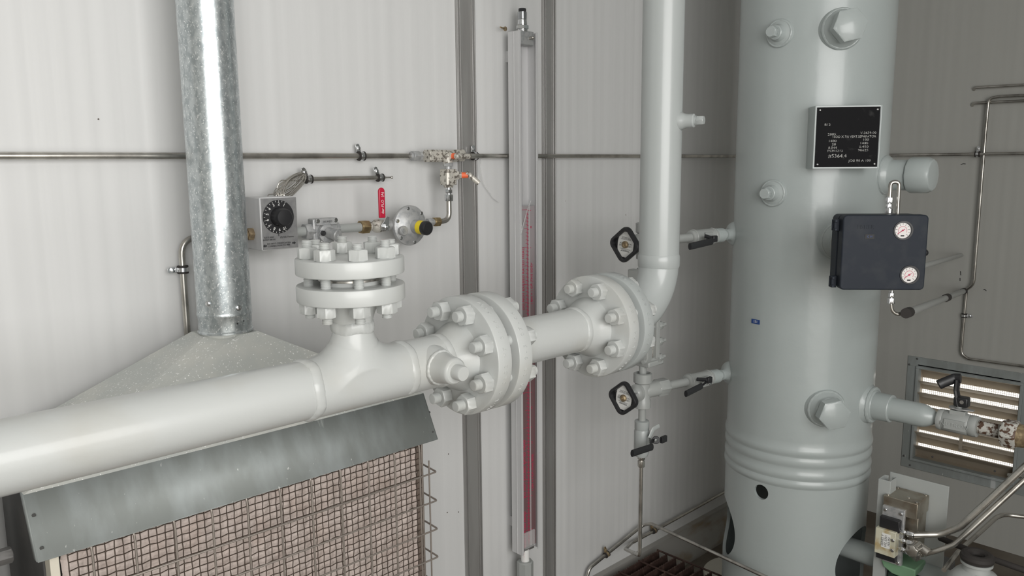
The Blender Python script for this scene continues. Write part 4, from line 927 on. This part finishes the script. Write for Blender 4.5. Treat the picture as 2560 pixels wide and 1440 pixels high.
def handwheel(root, c, up_rot):
    """rounded square black handwheel with an instruction plate, facing -x"""
    T = frame(c, (-1, 0, 0), (0, -1, 0)) @ Matrix.Rotation(up_rot, 4, 'Z')
    mb = MB(T); o_ = rrect(.077, .077, .018); i_ = rrect(.058, .058, .010); n = len(o_); vs = []; fs = []
    prof = [(o_, .004), (o_, .011), ([(x*.95, y*.95) for x, y in o_], .015), ([(x*1.05, y*1.05) for x, y in i_], .015), (i_, .010), (i_, .001), ([(x*.97, y*.97) for x, y in o_], .001)]
    for pp, z in prof: vs += [V(x, y, z) for x, y in pp]
    m_ = len(prof)
    for k in range(m_):
        for i in range(n): fs.append((k*n+i, k*n+(i+1) % n, ((k+1) % m_)*n+(i+1) % n, ((k+1) % m_)*n+i))
    mb.add(vs, fs); mb.box((0, 0, .003), (.056, .056, .003)); w_ = mb.build('handwheel', M['black'], root)
    mb = MB(T); mb.prism([(x, y) for x, y in [(math.copysign(abs(math.cos(a))**.8, math.cos(a))*.034, math.copysign(abs(math.sin(a))**.8, math.sin(a))*.026) for a in [2*PI*i/40 for i in range(40)]]], .0046, .0056, Matrix.Rotation(PI/4, 4, 'Z')); pl_ = mb.build('instruction_plate', M['white'], w_)
    TT = T @ Matrix.Rotation(PI/4, 4, 'Z') @ Matrix.Translation((0, 0, .0057))
    mb = MB(TT)
    for x in (-.018, -.012, .013, .019): mb.box((x, 0, .0001), (.0007, .034 if abs(x) < .015 else .028, .0003))
    mb.build('plate_lines', M['ink'], pl_)
    T3 = TT @ Matrix.Rotation(PI/2, 4, 'Z')
    text('plate_print', 'OPEN\nVALVE', T3 @ Matrix.Translation((-.0125, 0, 0)), .0058, M['ink'], pl_, .0001); text('plate_print', 'CLOSE\nSTOP', T3 @ Matrix.Translation((.0125, 0, 0)), .0058, M['ink'], pl_, .0001)
    text('plate_print', 'WARNING', T3 @ Matrix.Translation((0, .0155, 0)), .0052, M['ink'], pl_, .0001); text('plate_print', 'READ MANUAL', T3 @ Matrix.Translation((0, -.016, 0)), .0044, M['ink'], pl_, .0001)
    mb = MB(T); mb.lathe([(.0095, .004), (.0095, .010), (.0065, .013), (.004, .013)], (0, 0, 0), Z, 24); mb.cyl((0, 0, .012), (0, 0, .016), .0035); mb.build('wheel_nut', M['brownfit'], w_)
    return T
GX, GY = 1.765, 1.306
for lvl, (npx, npy), (wpx, wpy), lbl in (('up', (1840, 585), (1565, 611), 'upper gauge valve with a square black handwheel, half hidden by the riser'), ('lo', (1832, 935), (1559, 993), 'lower gauge valve with a square black handwheel below the flange')):
    S0 = P(npx, npy, x=2.09); zl = S0.z; S0 = V(2.09, 1.2285, zl)
    zt_ = P(1619, 973, y=GY).z if lvl == 'lo' else zl-.004
    TE = V(GX, GY, zt_)
    GDl = (TE-S0).normalized(); Lg = (TE-S0).length
    q = lambda t: S0+GDl*t
    MB().lathe([(.036, -.03), (.036, -.004), (.034, .002), (.026, .008), (.0185, .016), (.016, .024), (.0155, .036), (.012, .037)], S0, GDl, 40).build('gauge_nozzle', M['vessel'], vs_)
    MB().cyl(q(.034), q(.052), .0115).build('pipe_nipple', M['vessel'], vs_)
    mb = MB(); mb.lathe([(.018, .048), (.0205, .050), (.0205, .074), (.018, .076)], S0, GDl, 28); mb.build('coupling', M['vessel'], vs_)
    bvt = thing('ball_valve', ('upper' if lvl == 'up' else 'lower')+' small ball valve with black lever on the vessel side of the gauge glass', 'valve', q(.13))
    pcv = q(.124); hd = V(-.15, -1, -.05)
    ball_valve_black(bvt, pcv, GDl, .096, .0215, hd)
    if lvl == 'up': L1, L2, L3, L4 = (1762, 590), (1786, 597), (1778, 604), (1726, 616)
    else: L1, L2, L3, L4 = (1742, 948), (1773, 950), (1752, 966), (1716, 984)
    ysid = pcv.y-.048
    b4_ = [pyz(*L1, ysid+.010), pyz(*L2, ysid), pyz(*L3, ysid-.004), pyz(*L4, ysid-.010)]
    lever(bvt, b4_[0], b4_[1], b4_[2], b4_[3], .0095, .005)
    mb = MB(); c_ = b4_[1]; mb.box(c_, (.020, .010, .018)); mb.build('lever_block', M['black'], bvt, bevel=.002)
    mb = MB(); mb.cyl(q(.17), q(Lg-.03), .0125); mb.build('nipple', M['valvegrey'], bvt)
    gvv = thing('gauge_valve', lbl, 'valve', TE)
    mb = MB(); mb.hexa(TE-GDl*.088, TE-GDl*.048, .044); mb.lathe([(.020, 0), (.0225, .004), (.0225, .052), (.017, .058)], TE, -GDl, 24); mb.build('side_arm', M['valvegrey'], gvv)
    mb = MB(); mb.lathe([(.019, -.048), (.0235, -.046), (.0235, -.026), (.021, -.022), (.021, .022), (.0255, .026), (.0255, .050), (.021, .052), (.018, .048)], TE, Z, 32); mb.build('body', M['valvegrey'], gvv)
    wc = P(wpx, wpy, y=GY); wc = V(wc.x, GY-.005, wc.z)
    if lvl == 'up': wc = V(P(wpx, wpy, y=GY).x, GY-.003, P(wpx, wpy, y=GY).z)
    xs = TE.x
    mb = MB(); mb.lathe([(.020, .015), (.0245, .020), (.0245, .028), (.018, .030), (.013, .036), (.012, .050), (.009, .052)], V(TE.x, TE.y, wc.z), (-1, 0, 0), 30); mb.build('bonnet', M['valvegrey'], gvv)
    mb = MB(); mb.cyl((TE.x-.045, GY-.002, wc.z), (wc.x, GY-.003, wc.z), .0050); mb.cyl((TE.x-.052, GY-.022, wc.z+.004), (TE.x-.052, GY+.018, wc.z-.004), .0055, n=14); mb.build('stem', M['steeldull'], gvv)
    handwheel(gvv, wc, PI/4-.12)
    if lvl == 'lo': TEL = TE
    else: TEU = TE
gg = thing('gauge_glass', 'bolted sight glass behind the second flange between the two gauge valves', 'gauge', (GX, GY, TEL.z+.05))
MB().cyl((GX, GY, TEL.z+.045), (GX, GY, TEL.z+.10), .0105).build('lower_nipple', M['valvegrey'], gg)
MB().cyl((GX, GY, TEU.z-.09), (GX, GY, TEU.z-.045), .0105).build('upper_nipple', M['valvegrey'], gg)
gz0 = P(1640, 893, y=GY).z; gz1 = TEU.z-.075; gzc = (gz0+gz1)/2
mb = MB(); mb.box((GX+.004, GY, gzc), (.016, .052, gz1-gz0-.01)); mb.build('chamber', M['worn'], gg, bevel=.002)
mb = MB(); mb.prism([(GY-.036, gz0+.016), (GY-.028, gz0), (GY+.028, gz0), (GY+.036, gz0+.016), (GY+.036, gz1), (GY-.036, gz1)], GX-.028, GX-.004, Matrix(((0, 0, 1, 0), (1, 0, 0, 0), (0, 1, 0, 0), (0, 0, 0, 1)))); mb.build('front_cover', M['valvegrey'], gg, bevel=.003)
mb = MB(); mb.box((GX+.020, GY, gzc+.005), (.016, .072, gz1-gz0-.01)); mb.build('rear_cover', M['valvegrey'], gg, bevel=.002)
mb = MB(); mb.box((GX+.022, GY+.0, gz0-.006), (.070, .060, .016)); mb.build('foot', M['valvegrey'], gg, bevel=.004)
mb = MB(); mb.box((GX-.012, GY-.0372, gz0+.075), (.018, .002, .050)); mb.build('tag_plate', M['steelbright'], gg, bevel=.0005)
zk = [P(1665, py, y=GY-.02).z for py in (887, 847, 808, 768, 728)]
for z in zk:
    for yy in (GY-.025, GY+.025):
        mb = MB(); mb.cyl((GX-.034, yy, z), (GX+.064, yy, z), .0058, n=14); b_ = mb.build('cover_bolt', M['valvegrey'], gg); MB().hexa((GX+.029, yy, z), (GX+.046, yy, z), .0215).build('nut', M['valvegrey'], b_)
# drain valve under the lower gauge valve
dv = thing('drain_valve', 'small white-grey drain ball valve with black lever at the bottom of the gauge', 'valve', (GX, GY, TEL.z-.13))
MB().cyl((GX, GY, TEL.z-.048), (GX, GY, TEL.z-.095), .0105).build('nipple', M['valvegrey'], dv)
za, zb_ = P(1614, 1047, y=GY).z, P(1612, 1136, y=GY).z
mb = MB(); mb.lathe([(.017, 0), (.0205, .002), (.0205, .024), (.0195, .026), (.0215, .030), (.0215, za-zb_-.012), (.017, za-zb_)], (GX, GY, za), -Z, 30); mb.build('body', M['riser'], dv)
cz = (za+zb_)/2-.005
F = frame((GX, GY, cz), (.35, -.93, 0), Z)
mb = MB(F); mb.box((0, 0, .022), (.034, .026, .006)); mb.cyl((0, 0, .02), (0, 0, .04), .006); mb.build('stem_pad', M['riser'], dv, bevel=.001)
mb = MB(); mb.tube([pyz(1624, 1095, GY-.035), pyz(1634, 1072, GY-.038), pyz(1648, 1065, GY-.04)], .006, 8, flat=.3, bend=.004); mb.build('stop_plate', M['riser'], dv)
pl = [pyz(1638, 1100, GY-.046), pyz(1626, 1105, GY-.05), pyz(1628, 1118, GY-.055), pyz(1582, 1133, GY-.062)]
lever(dv, pl[0], pl[1], pl[2], pl[3], .0100, .005)
mb = MB(); mb.cyl(pyz(1640, 1100, GY-.036), pyz(1640, 1100, GY-.052), .011, n=20, bev=.001); mb.box(pyz(1659, 1098, GY-.045), (.024, .008, .018)); mb.build('lever_block', M['black'], dv, bevel=.001)
c_ = pyz(1639, 1100, GY-.053); mb = MB(); mb.hexa(c_, c_+V(0, -.004, 0), .0095); mb.build('nut', M['steelbright'], dv)
zf = P(1608, 1165, y=GY).z
mb = MB(); mb.hexa((GX, GY, zb_-.001), (GX, GY, zb_-.010), .0185); mb.cyl((GX, GY, zb_), (GX, GY, zf), .0068); mb.hexa((GX, GY, zb_-.013), (GX, GY, zf), .0175); mb.build('tube_fitting', M['steel'], dv)

# ------------------------------------------------------------------ tubes low on the back wall
za_ = P(1728, 1276, y=YT).z
zlo = P(1607, 1384, y=GY).z
cA = P(1566, 1366, y=YT-.004)
tube_run('drain_tube', [(GX, GY, zf+.01), (GX, GY, zlo), P(1563, 1373, y=1.53), V(P(1580, 1357, y=YT).x, YT, P(1580, 1357, y=YT).z), P(1637, 1326, y=YT), P(1728, 1276, y=YT), V(2.72, YT, P(1815, 1228, y=YT).z), V(2.95, YT, P(1815, 1228, y=YT).z)], .0056, 'stainless drain tube dropping from the gauge and running along the foot of the back wall', bend=.03)
clamp(P(1635, 1327, y=YT), X, Z+V(-.5, 0, 0), .0058, 'tube clamp on the drain tube near the vessel, right of the vertical tube', m='brownfit')
B1_ = P(1608, 1312, y=YT-.01); B2_ = P(1628, 1309, y=YT-.05); B3_ = P(1905, 1438, z=.36)
tube_run('drain_tube', [P(1464, 1460, y=YT), P(1473, 1421, y=YT), P(1516, 1386, y=YT), B1_, B2_, B3_, B3_+(B3_-B2_)*.3], .0056, 'long stainless tube crossing the floor diagonally in front of the vessel', bend=.03, m='steel')
clamp(P(1517, 1386, y=YT), (B1_-P(1516, 1386, y=YT)), Z+V(-.2, 0, 0), .0058, 'rusty tube clamp low on the back wall above the grating', m='brownfit')

# ------------------------------------------------------------------ floor grating
gr = thing('floor_grating', 'rusty serrated steel floor grating at the bottom edge in front of the wall', 'grating', (2.0, 1.5, .1))
gz = .13
gA = P(1652, 1378, z=gz); gB = P(1535, 1436, z=gz)   # far-left edge of bars
u = V(1, 0, 0); v_ = V(0, -1, 0)
x0 = gB.x-.25; x1 = gA.x+.0; y0 = (gA.y+gB.y)/2
nb_ = 9
for i in range(nb_):
    yy = y0-.036*i; L0 = x0; mb = MB(); pts = []; k = 0; xx = L0
    prf = [(L0, gz-.03)]
    while xx < x1: prf.append((xx, gz+(.002 if k % 2 else -.001))); xx += .006; k += 1
    prf.append((x1, gz-.03)); mb.prism(prf, yy-.0025, yy+.0025, Matrix(((1, 0, 0, 0), (0, 0, 1, 0), (0, 1, 0, 0), (0, 0, 0, 1)))); mb.build('bearing_bar', M['grate'], gr)
for k in range(5):
    xx = x1-.003-.11*k
    MB().tube([(xx, y0+.006, gz+.001), (xx, y0-.036*nb_, gz+.001)], .0034, 8).build('cross_rod', M['grate'], gr)
for (xx, yy) in ((x0+.02, y0-.02), (x1-.02, y0-.02), (x0+.02, y0-.28), (x1-.02, y0-.28)): MB().box((xx, yy, (gz-.03)/2), (.03, .03, gz-.03)).build('support', M['grate'], gr)
o = MB().cyl((2.50, 1.40, 0), (2.50, 1.40, .018), .13, n=48, bev=.004).build('floor_plate', M['dusty'], loc=(2.50, 1.40, 0)); tag(o, 'round dusty plate lying on the floor beside the foot of the vessel', 'plate')

# ------------------------------------------------------------------ louver in the right wall
lv = thing('wall_louver', 'aluminium louvered vent with daylight between tan slats in the right wall', 'louver', (XR, (ly0+ly1)/2, lz0))
fo = .045; yl, yr = P(2262, 1025, x=XR).y, ly0-.030; zt0, zb0_ = P(2269.4, 888, x=XR).z, P(2253, 1163, x=XR).z
def ring_frame(y_l, y_r, z_t_, z_b, w, x0_, x1_, name, m, root):
    mb = MB()
    mb.box(((x0_+x1_)/2, (y_l+y_r)/2, z_t_-w/2), (abs(x1_-x0_), y_l-y_r, w)); mb.box(((x0_+x1_)/2, (y_l+y_r)/2, z_b+w/2), (abs(x1_-x0_), y_l-y_r, w))
    mb.box(((x0_+x1_)/2, y_l-w/2, (z_t_+z_b)/2), (abs(x1_-x0_), w, z_t_-z_b-2*w)); mb.box(((x0_+x1_)/2, y_r+w/2, (z_t_+z_b)/2), (abs(x1_-x0_), w, z_t_-z_b-2*w))
    return mb.build(name, m, root, bevel=.001)
ring_frame(yl, yr, zt0, zb0_, .040, XR-.004, XR, 'frame', M['galvdull'], lv)
ring_frame(yl-.036, yr+.036, zt0-.036, zb0_+.036, .010, XR-.013, XR+.02, 'inner_trim', M['galvdull'], lv)
ring_frame(ly1-.0005, ly0+.0005, lz1-.0005, lz0+.0005, .020, XR+.001, XR+.06, 'inner_frame', M['slat'], lv)
yi0, yi1, zi0, zi1 = ly0+.018, ly1-.018, lz0+.018, lz1-.018
ns = 7; ps = (zi1-zi0)/ns
for i in range(ns):
    z = zi0+ps*(i+.5); ang = rad(30) if i not in (0, 2, 4) else rad(22); tl = random.uniform(1.12, 1.22)*(1.0 if i != 5 else .72)
    c, s_ = math.cos(ang), math.sin(ang); prf = []
    x_ = XR+.030
    base_ = [(-.034, .020), (-.020, .013), (-.004, .006), (.002, .008), (.012, -.004), (.030, -.018), (.031, -.0165), (.013, -.002), (.003, .0105), (-.004, .0085), (-.020, .0155), (-.034, .0225)]
    prf = [(x_+dx, z+dz*1.42*tl) for dx, dz in base_]
    mb = MB(); mb.prism(prf, yi0, yi1, Matrix(((1, 0, 0, 0), (0, 0, 1, 0), (0, 1, 0, 0), (0, 0, 0, 1)))); mb.build('slat', M['slat'], lv)
ms = MB(); yy = yi0
while yy < yi1: ms.tube([(XR+.072, yy, zi0), (XR+.072, yy, zi1)], .0006, 4); yy += .0075
zz_ = zi0
while zz_ < zi1: ms.tube([(XR+.072, yi0, zz_), (XR+.072, yi1, zz_)], .0006, 4); zz_ += .0075
ms.build('bird_screen', M['slat'], lv)
a, b = P(2405, 1065, x=XR-.01), P(2402, 1125, x=XR-.008)
mb = MB(); mb.box(((a.x+b.x)/2, a.y, (a.z+b.z)/2), (.004, .012, a.z-b.z+.01)); mb.cyl(b+V(-.008, 0, 0), b+V(.03, 0, 0), .005); mb.box(b+V(.006, -.01, 0), (.02, .03, .004)); mb.build('link_bar', M['slat'], lv)
for px, py in ((2293, 897), (2273, 911), (2260, 1139), (2275, 1163), (2331, 1142), (2487, 1178)):
    p = P(px, py, x=XR-.0045); MB().ball(p, .0042, 10).build('rivet', M['darkmetal'], lv)
# ------------------------------------------------------------------ outlet valve train on the right of the vessel
ov = thing('outlet_pipe', 'grey outlet pipe with reducer leaving the right side of the vessel', 'pipe', vsurf(272, 1))
zo = P(2200, 997, y=VY-VR).z; n0 = vsurf(272, zo); dO = V(-.02, -1, 0).normalized()
nx0 = n0.x
MB().lathe([(.060, -.03), (.058, -.004), (.052, .002), (.049, .010), (.041, .014), (.038, .018), (.038, .060), (.0365, .062), (.031, .062)], n0, dO, 48).build('outlet_nozzle', M['vessel'], vs_)
MB().torus(n0+dO*.010, dO, .045, .006, 90, 10, wob=.12).build('weld_bead', M['vessel'], vs_)
def op(px, py): return P(px, py, x=nx0-.005)
tO = lambda px, py: (op(px, py)-n0).dot(dO)
e1 = tO(2305, 1017); e2 = tO(2335, 1023); e3 = tO(2348, 1026)
MB().lathe([(.0315, .05), (.0315, e1), (.029, e1+.012), (.020, e2), (.0150, e2+.006), (.0150, e3+.01)], n0, dO, 44).build('reducer', M['vessel'], ov)
nv_ = thing('outlet_valve', 'grey ball valve with black bent lever in front of the louver', 'valve', n0+dO*(e3+.05))
v0, v1 = e3-.003, tO(2448, 1049)
mb = MB(); mb.lathe([(.020, v0), (.0265, v0+.003), (.0275, v0+.006), (.0275, v0+.014), (.0262, v0+.016), (.0275, v0+.018), (.0275, v1-.022), (.0262, v1-.020), (.0275, v1-.018), (.0275, v1-.006), (.0262, v1-.001), (.020, v1)], n0, dO, 36); mb.build('body', M['valvegrey'], nv_)
pc_ = n0+dO*((v0+v1)/2); side = V(-1, -.0, -.02).normalized()
Fn = frame(pc_+side*.0262, side, -Z.cross(side)); Fn = frame(pc_+side*.0250, side, dO)
mb = MB(Fn); mb.box((0, 0, 0), (v1-v0-.048, .026, .008)); pn = mb.build('name_pad', M['valvegrey'], nv_, bevel=.001)
text('cast_lettering', 'NUTRON', frame(pc_+side*.0293, side, Z.cross(side)), .014, M['post'], nv_, .0008, space=1.15)
mb = MB(); mb.box(pc_+Z*.028, (.028, .036, .012)); mb.cyl(pc_+Z*.03, pc_+Z*.055, .008); mb.build('stem_pad', M['valvegrey'], nv_, bevel=.001)
H = lambda px, py, dx=0: P(px, py, x=pc_.x+dx)
mb = MB(); mb.prism([(-.036, -.004), (-.020, -.010), (.006, -.017), (.020, -.012), (.024, 0), (.018, .014), (0, .018), (-.020, .012), (-.036, .006)], 0, .0025, frame(pc_+Z*.038, Z, -dO)); mb.build('stop_plate', M['steeldull'], nv_, bevel=.0006)
q1, q2, q3, q4 = H(2405, 990), H(2395, 950), H(2398, 948), H(2352, 962, -.02)
mb = MB(); mb.box(pc_+Z*.058+dO*.006, (.026, .034, .026)); mb.build('lever_block', M['black'], nv_, bevel=.004)
c_ = pc_+Z*.060+dO*.010+V(-.014, 0, 0); mb = MB(); mb.cyl(c_, c_+V(-.002, 0, 0), .005); mb.build('nut', M['steelbright'], nv_)
mb = MB(); mb.tube([pc_+Z*.045, H(2391, 975), H(2394, 948)], .014, 10, flat=.45, bend=.006); mb.build('lever_plate', M['black'], nv_)
mb = MB(); mb.tube([H(2402, 946), H(2388, 945), H(2358, 957, -.015), H(2347, 962, -.022)], .0125, 12, flat=.6, bend=.01); mb.build('lever_grip', M['black'], nv_)
un = thing('pipe_union', 'rust-flaked white hex union and nipple at the right edge', 'union', n0+dO*(v1+.05))
u0 = v1; u1 = tO(2508, 1062); u2 = tO(2548, 1072)
mb = MB(); mb.thread(n0+dO*(u0-.002), n0+dO*(u0+.008), .0175); mb.cyl(n0+dO*(u0+.006), n0+dO*(u1-.02), .0175, n=28); mb.thread(n0+dO*(u1-.022), n0+dO*(u1+.002), .0180); mb.build('nipple', M['rusty'], un)
mb = MB(); mb.hexa(n0+dO*u1, n0+dO*u2, .062, ch=.15); mb.build('union_nut', M['rusty'], un)
mb = MB(); mb.cyl(n0+dO*u2, n0+dO*(u2+.03), .029, .026, n=24); mb.cyl(n0+dO*(u2+.02), n0+dO*(u2+.25), .0165, n=24); mb.build('union_tail', M['brownfit'], un)

# ------------------------------------------------------------------ valve actuator block on a post (lower right)
pp = PD(2212, 1200, 2.16)
post = thing('instrument_post', 'pale grey steel channel post with mounting plate beside the vessel', 'post', (pp.x, pp.y, 0))
an = rad(180); fd_ = V(math.cos(an), math.sin(an), 0); fx = Z.cross(fd_); TPo = frame((pp.x, pp.y, 0), fd_, fx)   # local x right, y up, z towards viewer
ptop = pp.z
def T_(x, y, z): return TPo @ V(x, y, z)
mb = MB(TPo); mb.box((0, ptop/2, 0), (.032, ptop, .003)); mb.box((-.0145, ptop/2, -.02), (.003, ptop, .04)); mb.box((.0145, ptop/2, -.02), (.003, ptop, .04)); mb.box((-.010, ptop/2, -.0385), (.010, ptop, .003)); mb.box((.010, ptop/2, -.0385), (.010, ptop, .003)); mb.build('channel', M['post'], post, bevel=.0008)
mb = MB(TPo); mb.box((.062, ptop-.165, -.072), (.150, .33, .004)); mb.build('mounting_plate', M['post'], post, bevel=.0008)
blk = thing('solenoid_valve', 'stained stainless valve block with cream label plate fixed to the post', 'valve', T_(.06, ptop-.18, 0))
# local frame rotated a little so both its face and right side show
TBk = frame(PD(2250, 1303, 2.14), (math.cos(rad(250)), math.sin(rad(250)), 0), None); 
bd_ = V(-1, 0, 0); TBk = frame(PD(2251, 1251, 2.12), bd_, Z.cross(bd_))
K = lambda x, y, z: TBk @ V(x, y, z)
MB(TBk).box((0, -.020, -.042), (.087, .044, .084)).build('top_block', M['stain'], blk, bevel=.002)
mb = MB(TBk); mb.box((.010, -.095, -.050), (.062, .11, .06)); mb.build('back_block', M['stain'], blk, bevel=.002)
for x, z in ((-.036, -.012), (.036, -.012), (-.036, -.078), (.036, -.078), (.01, -.03)):
    c = K(x, .002, z); MB().cyl(c-Z*.001, c+Z*.0012, .0048, n=16).build('screw', M['steel'], blk)
MB(TBk).box((-.013, -.100, .002), (.056, .155, .012)).build('valve_plate', M['steeldull'], blk, bevel=.001)
MB(TBk).box((-.016, -.066, .012), (.052, .034, .022)).build('coil', M['black'], blk, bevel=.003)
mb = MB(TBk); mb.box((-.020, -.114, .016), (.052, .070, .034)); vb = mb.build('valve_body', M['label'], blk, bevel=.0015)
mb = MB(TBk); mb.box((-.018, -.108, .0334), (.022, .040, .0008)); lb2 = mb.build('label_plate', M['white'], blk)
text('label_print', 'SERIES V\nVIC-3301\n150 PSI', TBk @ Matrix.Translation((-.018, -.108, .034)) @ Matrix.Rotation(PI/2, 4, 'Z'), .0085, M['ink'], lb2, .0001)
MB(TBk).box((-.020, -.158, .012), (.050, .018, .024)).build('end_cap', M['black'], blk, bevel=.002)
for x, y in ((-.033, -.033), (.007, -.033), (-.033, -.170), (.007, -.170), (.0, -.10), (.0, -.128)):
    c = K(x, y, .008 if y in (-.033, -.170) else .033); d = bd_; mb = MB(); mb.cyl(c, c+d*.004, .0045, n=16, bev=.0006); mb.cyl(c+d*.004, c+d*.0044, .002, n=8); mb.build('screw', M['steelbright'], blk)
mb = MB(TBk); mb.prism([(-.042, -.180), (.048, -.180), (.048, -.200), (.020, -.214), (-.010, -.212), (-.034, -.200)], -.08, -.004); mb.build('green_cover', M['green'], blk, bevel=.003)
mb = MB(); mb.lathe([(.038, 0), (.042, .01), (.042, .14), (.036, .15)], K(.01, -.215, -.042), -Z, 32); mb.build('green_bowl', M['greendark'], blk)
rx = TBk.to_3x3() @ V(1, 0, 0)
fits = []
for y, zf_ in ((-.080, .008), (-.104, .008), (-.128, .008)):
    c = K(.006, y, zf_); mb = MB(); mb.cyl(c, c+rx*.020, .0055); mb.hexa(c+rx*.006, c+rx*.016, .0135); mb.hexa(c+rx*.020, c+rx*.036, .0165); f_ = mb.build('tube_fitting', M['steelbright'], blk); fits.append(c+rx*.034)
c = fits[1]; mb = MB(); mb.cyl(c, c+rx*.014, .012, n=8); mb.cyl(c+rx*.010-Z*.001, c+rx*.040-Z*.012, .0135, n=20); mb.hexa(c+rx*.006-Z*.030+bd_*.012, c+rx*.016-Z*.024+bd_*.0-V(0,0,0), .026); mb.build('check_fitting', M['steel'], blk)
# tubes leaving the block to the upper right
def run2(pts, r, lab, m='steel', bend=.05): return tube_run('instrument_tube', pts, r, lab, m=m, bend=bend)
c = PD(2284, 1373, 2.045); mb = MB(); mb.hexa(c, c+bd_*.016, .028, rot=.3); mb.cyl(c-bd_*.03, c+bd_*.002, .011); mb.build('hex_plug', M['steel'], blk)
run2([fits[0], PD(2352, 1336, 2.08), PD(2400, 1318, 2.05), PD(2560, 1168, 1.98), PD(2700, 1040, 1.95)], .0085, 'thick bare stainless tube rising to the right edge from the top of the valve block')
run2([fits[2]+rx*.02, PD(2340, 1378, 2.06), PD(2385, 1362, 2.04), PD(2560, 1200, 1.99), PD(2700, 1075, 1.96)], .0068, 'second parallel stainless tube rising to the right edge below the thick one')
run2([PD(2360, 1425, 2.0), PD(2395, 1380, 2.1), PD(2490, 1294, 2.2), PD(2510, 1286, 2.22), PD(2600, 1297, 2.2)], .0060, 'dark stainless tube bending level near the lower right edge')
run2([PD(2520, 1188, 2.4), PD(2545, 1190, 2.38), PD(2640, 1200, 2.3)], .0065, 'short level stainless tube at the right edge below the louver', bend=.01)
# pipe through the skirt opening to the post
zpq = P(2135, 1368, y=VY-VR+.02).z
o = MB().cyl((VX-.0, VY-.10, zpq), (VX-.01, .50, zpq), .030, n=40).build('drain_pipe', M['vessel'], loc=(VX, VY-.3, zpq)); tag(o, 'thick blue-grey pipe coming out of the vessel skirt opening', 'pipe')
# pump housing in the lower right corner
pb_ = PD(2440, 1432, 1.95)
pm = thing('pump_housing', 'pale domed pump housing with dark clamp at the lower right corner', 'pump', (pb_.x, pb_.y, 0))
mb = MB(); mb.lathe([(.065, -pb_.z), (.065, -.045), (.060, -.02), (.045, .0), (.030, .008), (.028, .022), (.035, .024), (.035, .030), (.01, .031)], pb_, Z, 40); mb.build('dome', M['post'], pm)
c = pb_+Z*.040; mb = MB(); mb.torus(c, Z, .026, .012, 30, 10); mb.build('dark_clamp', M['blackmatte'], pm)
rr_ = _R.copy(); rr_.z = 0; rr_.normalize()
MB().tube([PD(2350, 1345, 2.12), PD(2445, 1385, 2.0), PD(2560, 1425, 1.93), PD(2680, 1470, 1.88)], .0075, 12).build('black_hose', M['blackmatte'], pm)
pbx = PD(2335, 1425, 2.2); mb = MB(); mb.box((pbx.x+.03, pbx.y+.02, pbx.z/2+.005), (.10, .10, pbx.z+.02)); o = mb.build('equipment_housing', M['darkmetal'], loc=(pbx.x, pbx.y, 0), bevel=.008); tag(o, 'dark brown metal housing low between the valve block and the pump', 'housing')
# pen marks and drill chips on the walls
for i, (pa, pb2) in enumerate((((2402, 411.5), (2414, 410)), ((2401, 678), (2402, 688)), ((2400, 695), (2400, 702)), ((2459, 724), (2466, 727)))):
    a = P(*pa, x=XR-.0006); b = P(*pb2, x=XR-.0006); o = MB().tube([a, (a+b)/2+V(0, 0, .002), b], .0013, 5).build('pen_mark', M['ink'], loc=a); o['kind'] = 'structure'
for px, py in ((246, 298), (1121, 1135), (1146, 1280), (1118, 1281), (1344, 1020)):
    a = P(px, py, y=YB-.0004); o = MB().cyl(a, a+V(0, -.0008, 0), .0016, n=10).build('drill_mark', M['spot'], loc=a); o['kind'] = 'structure'
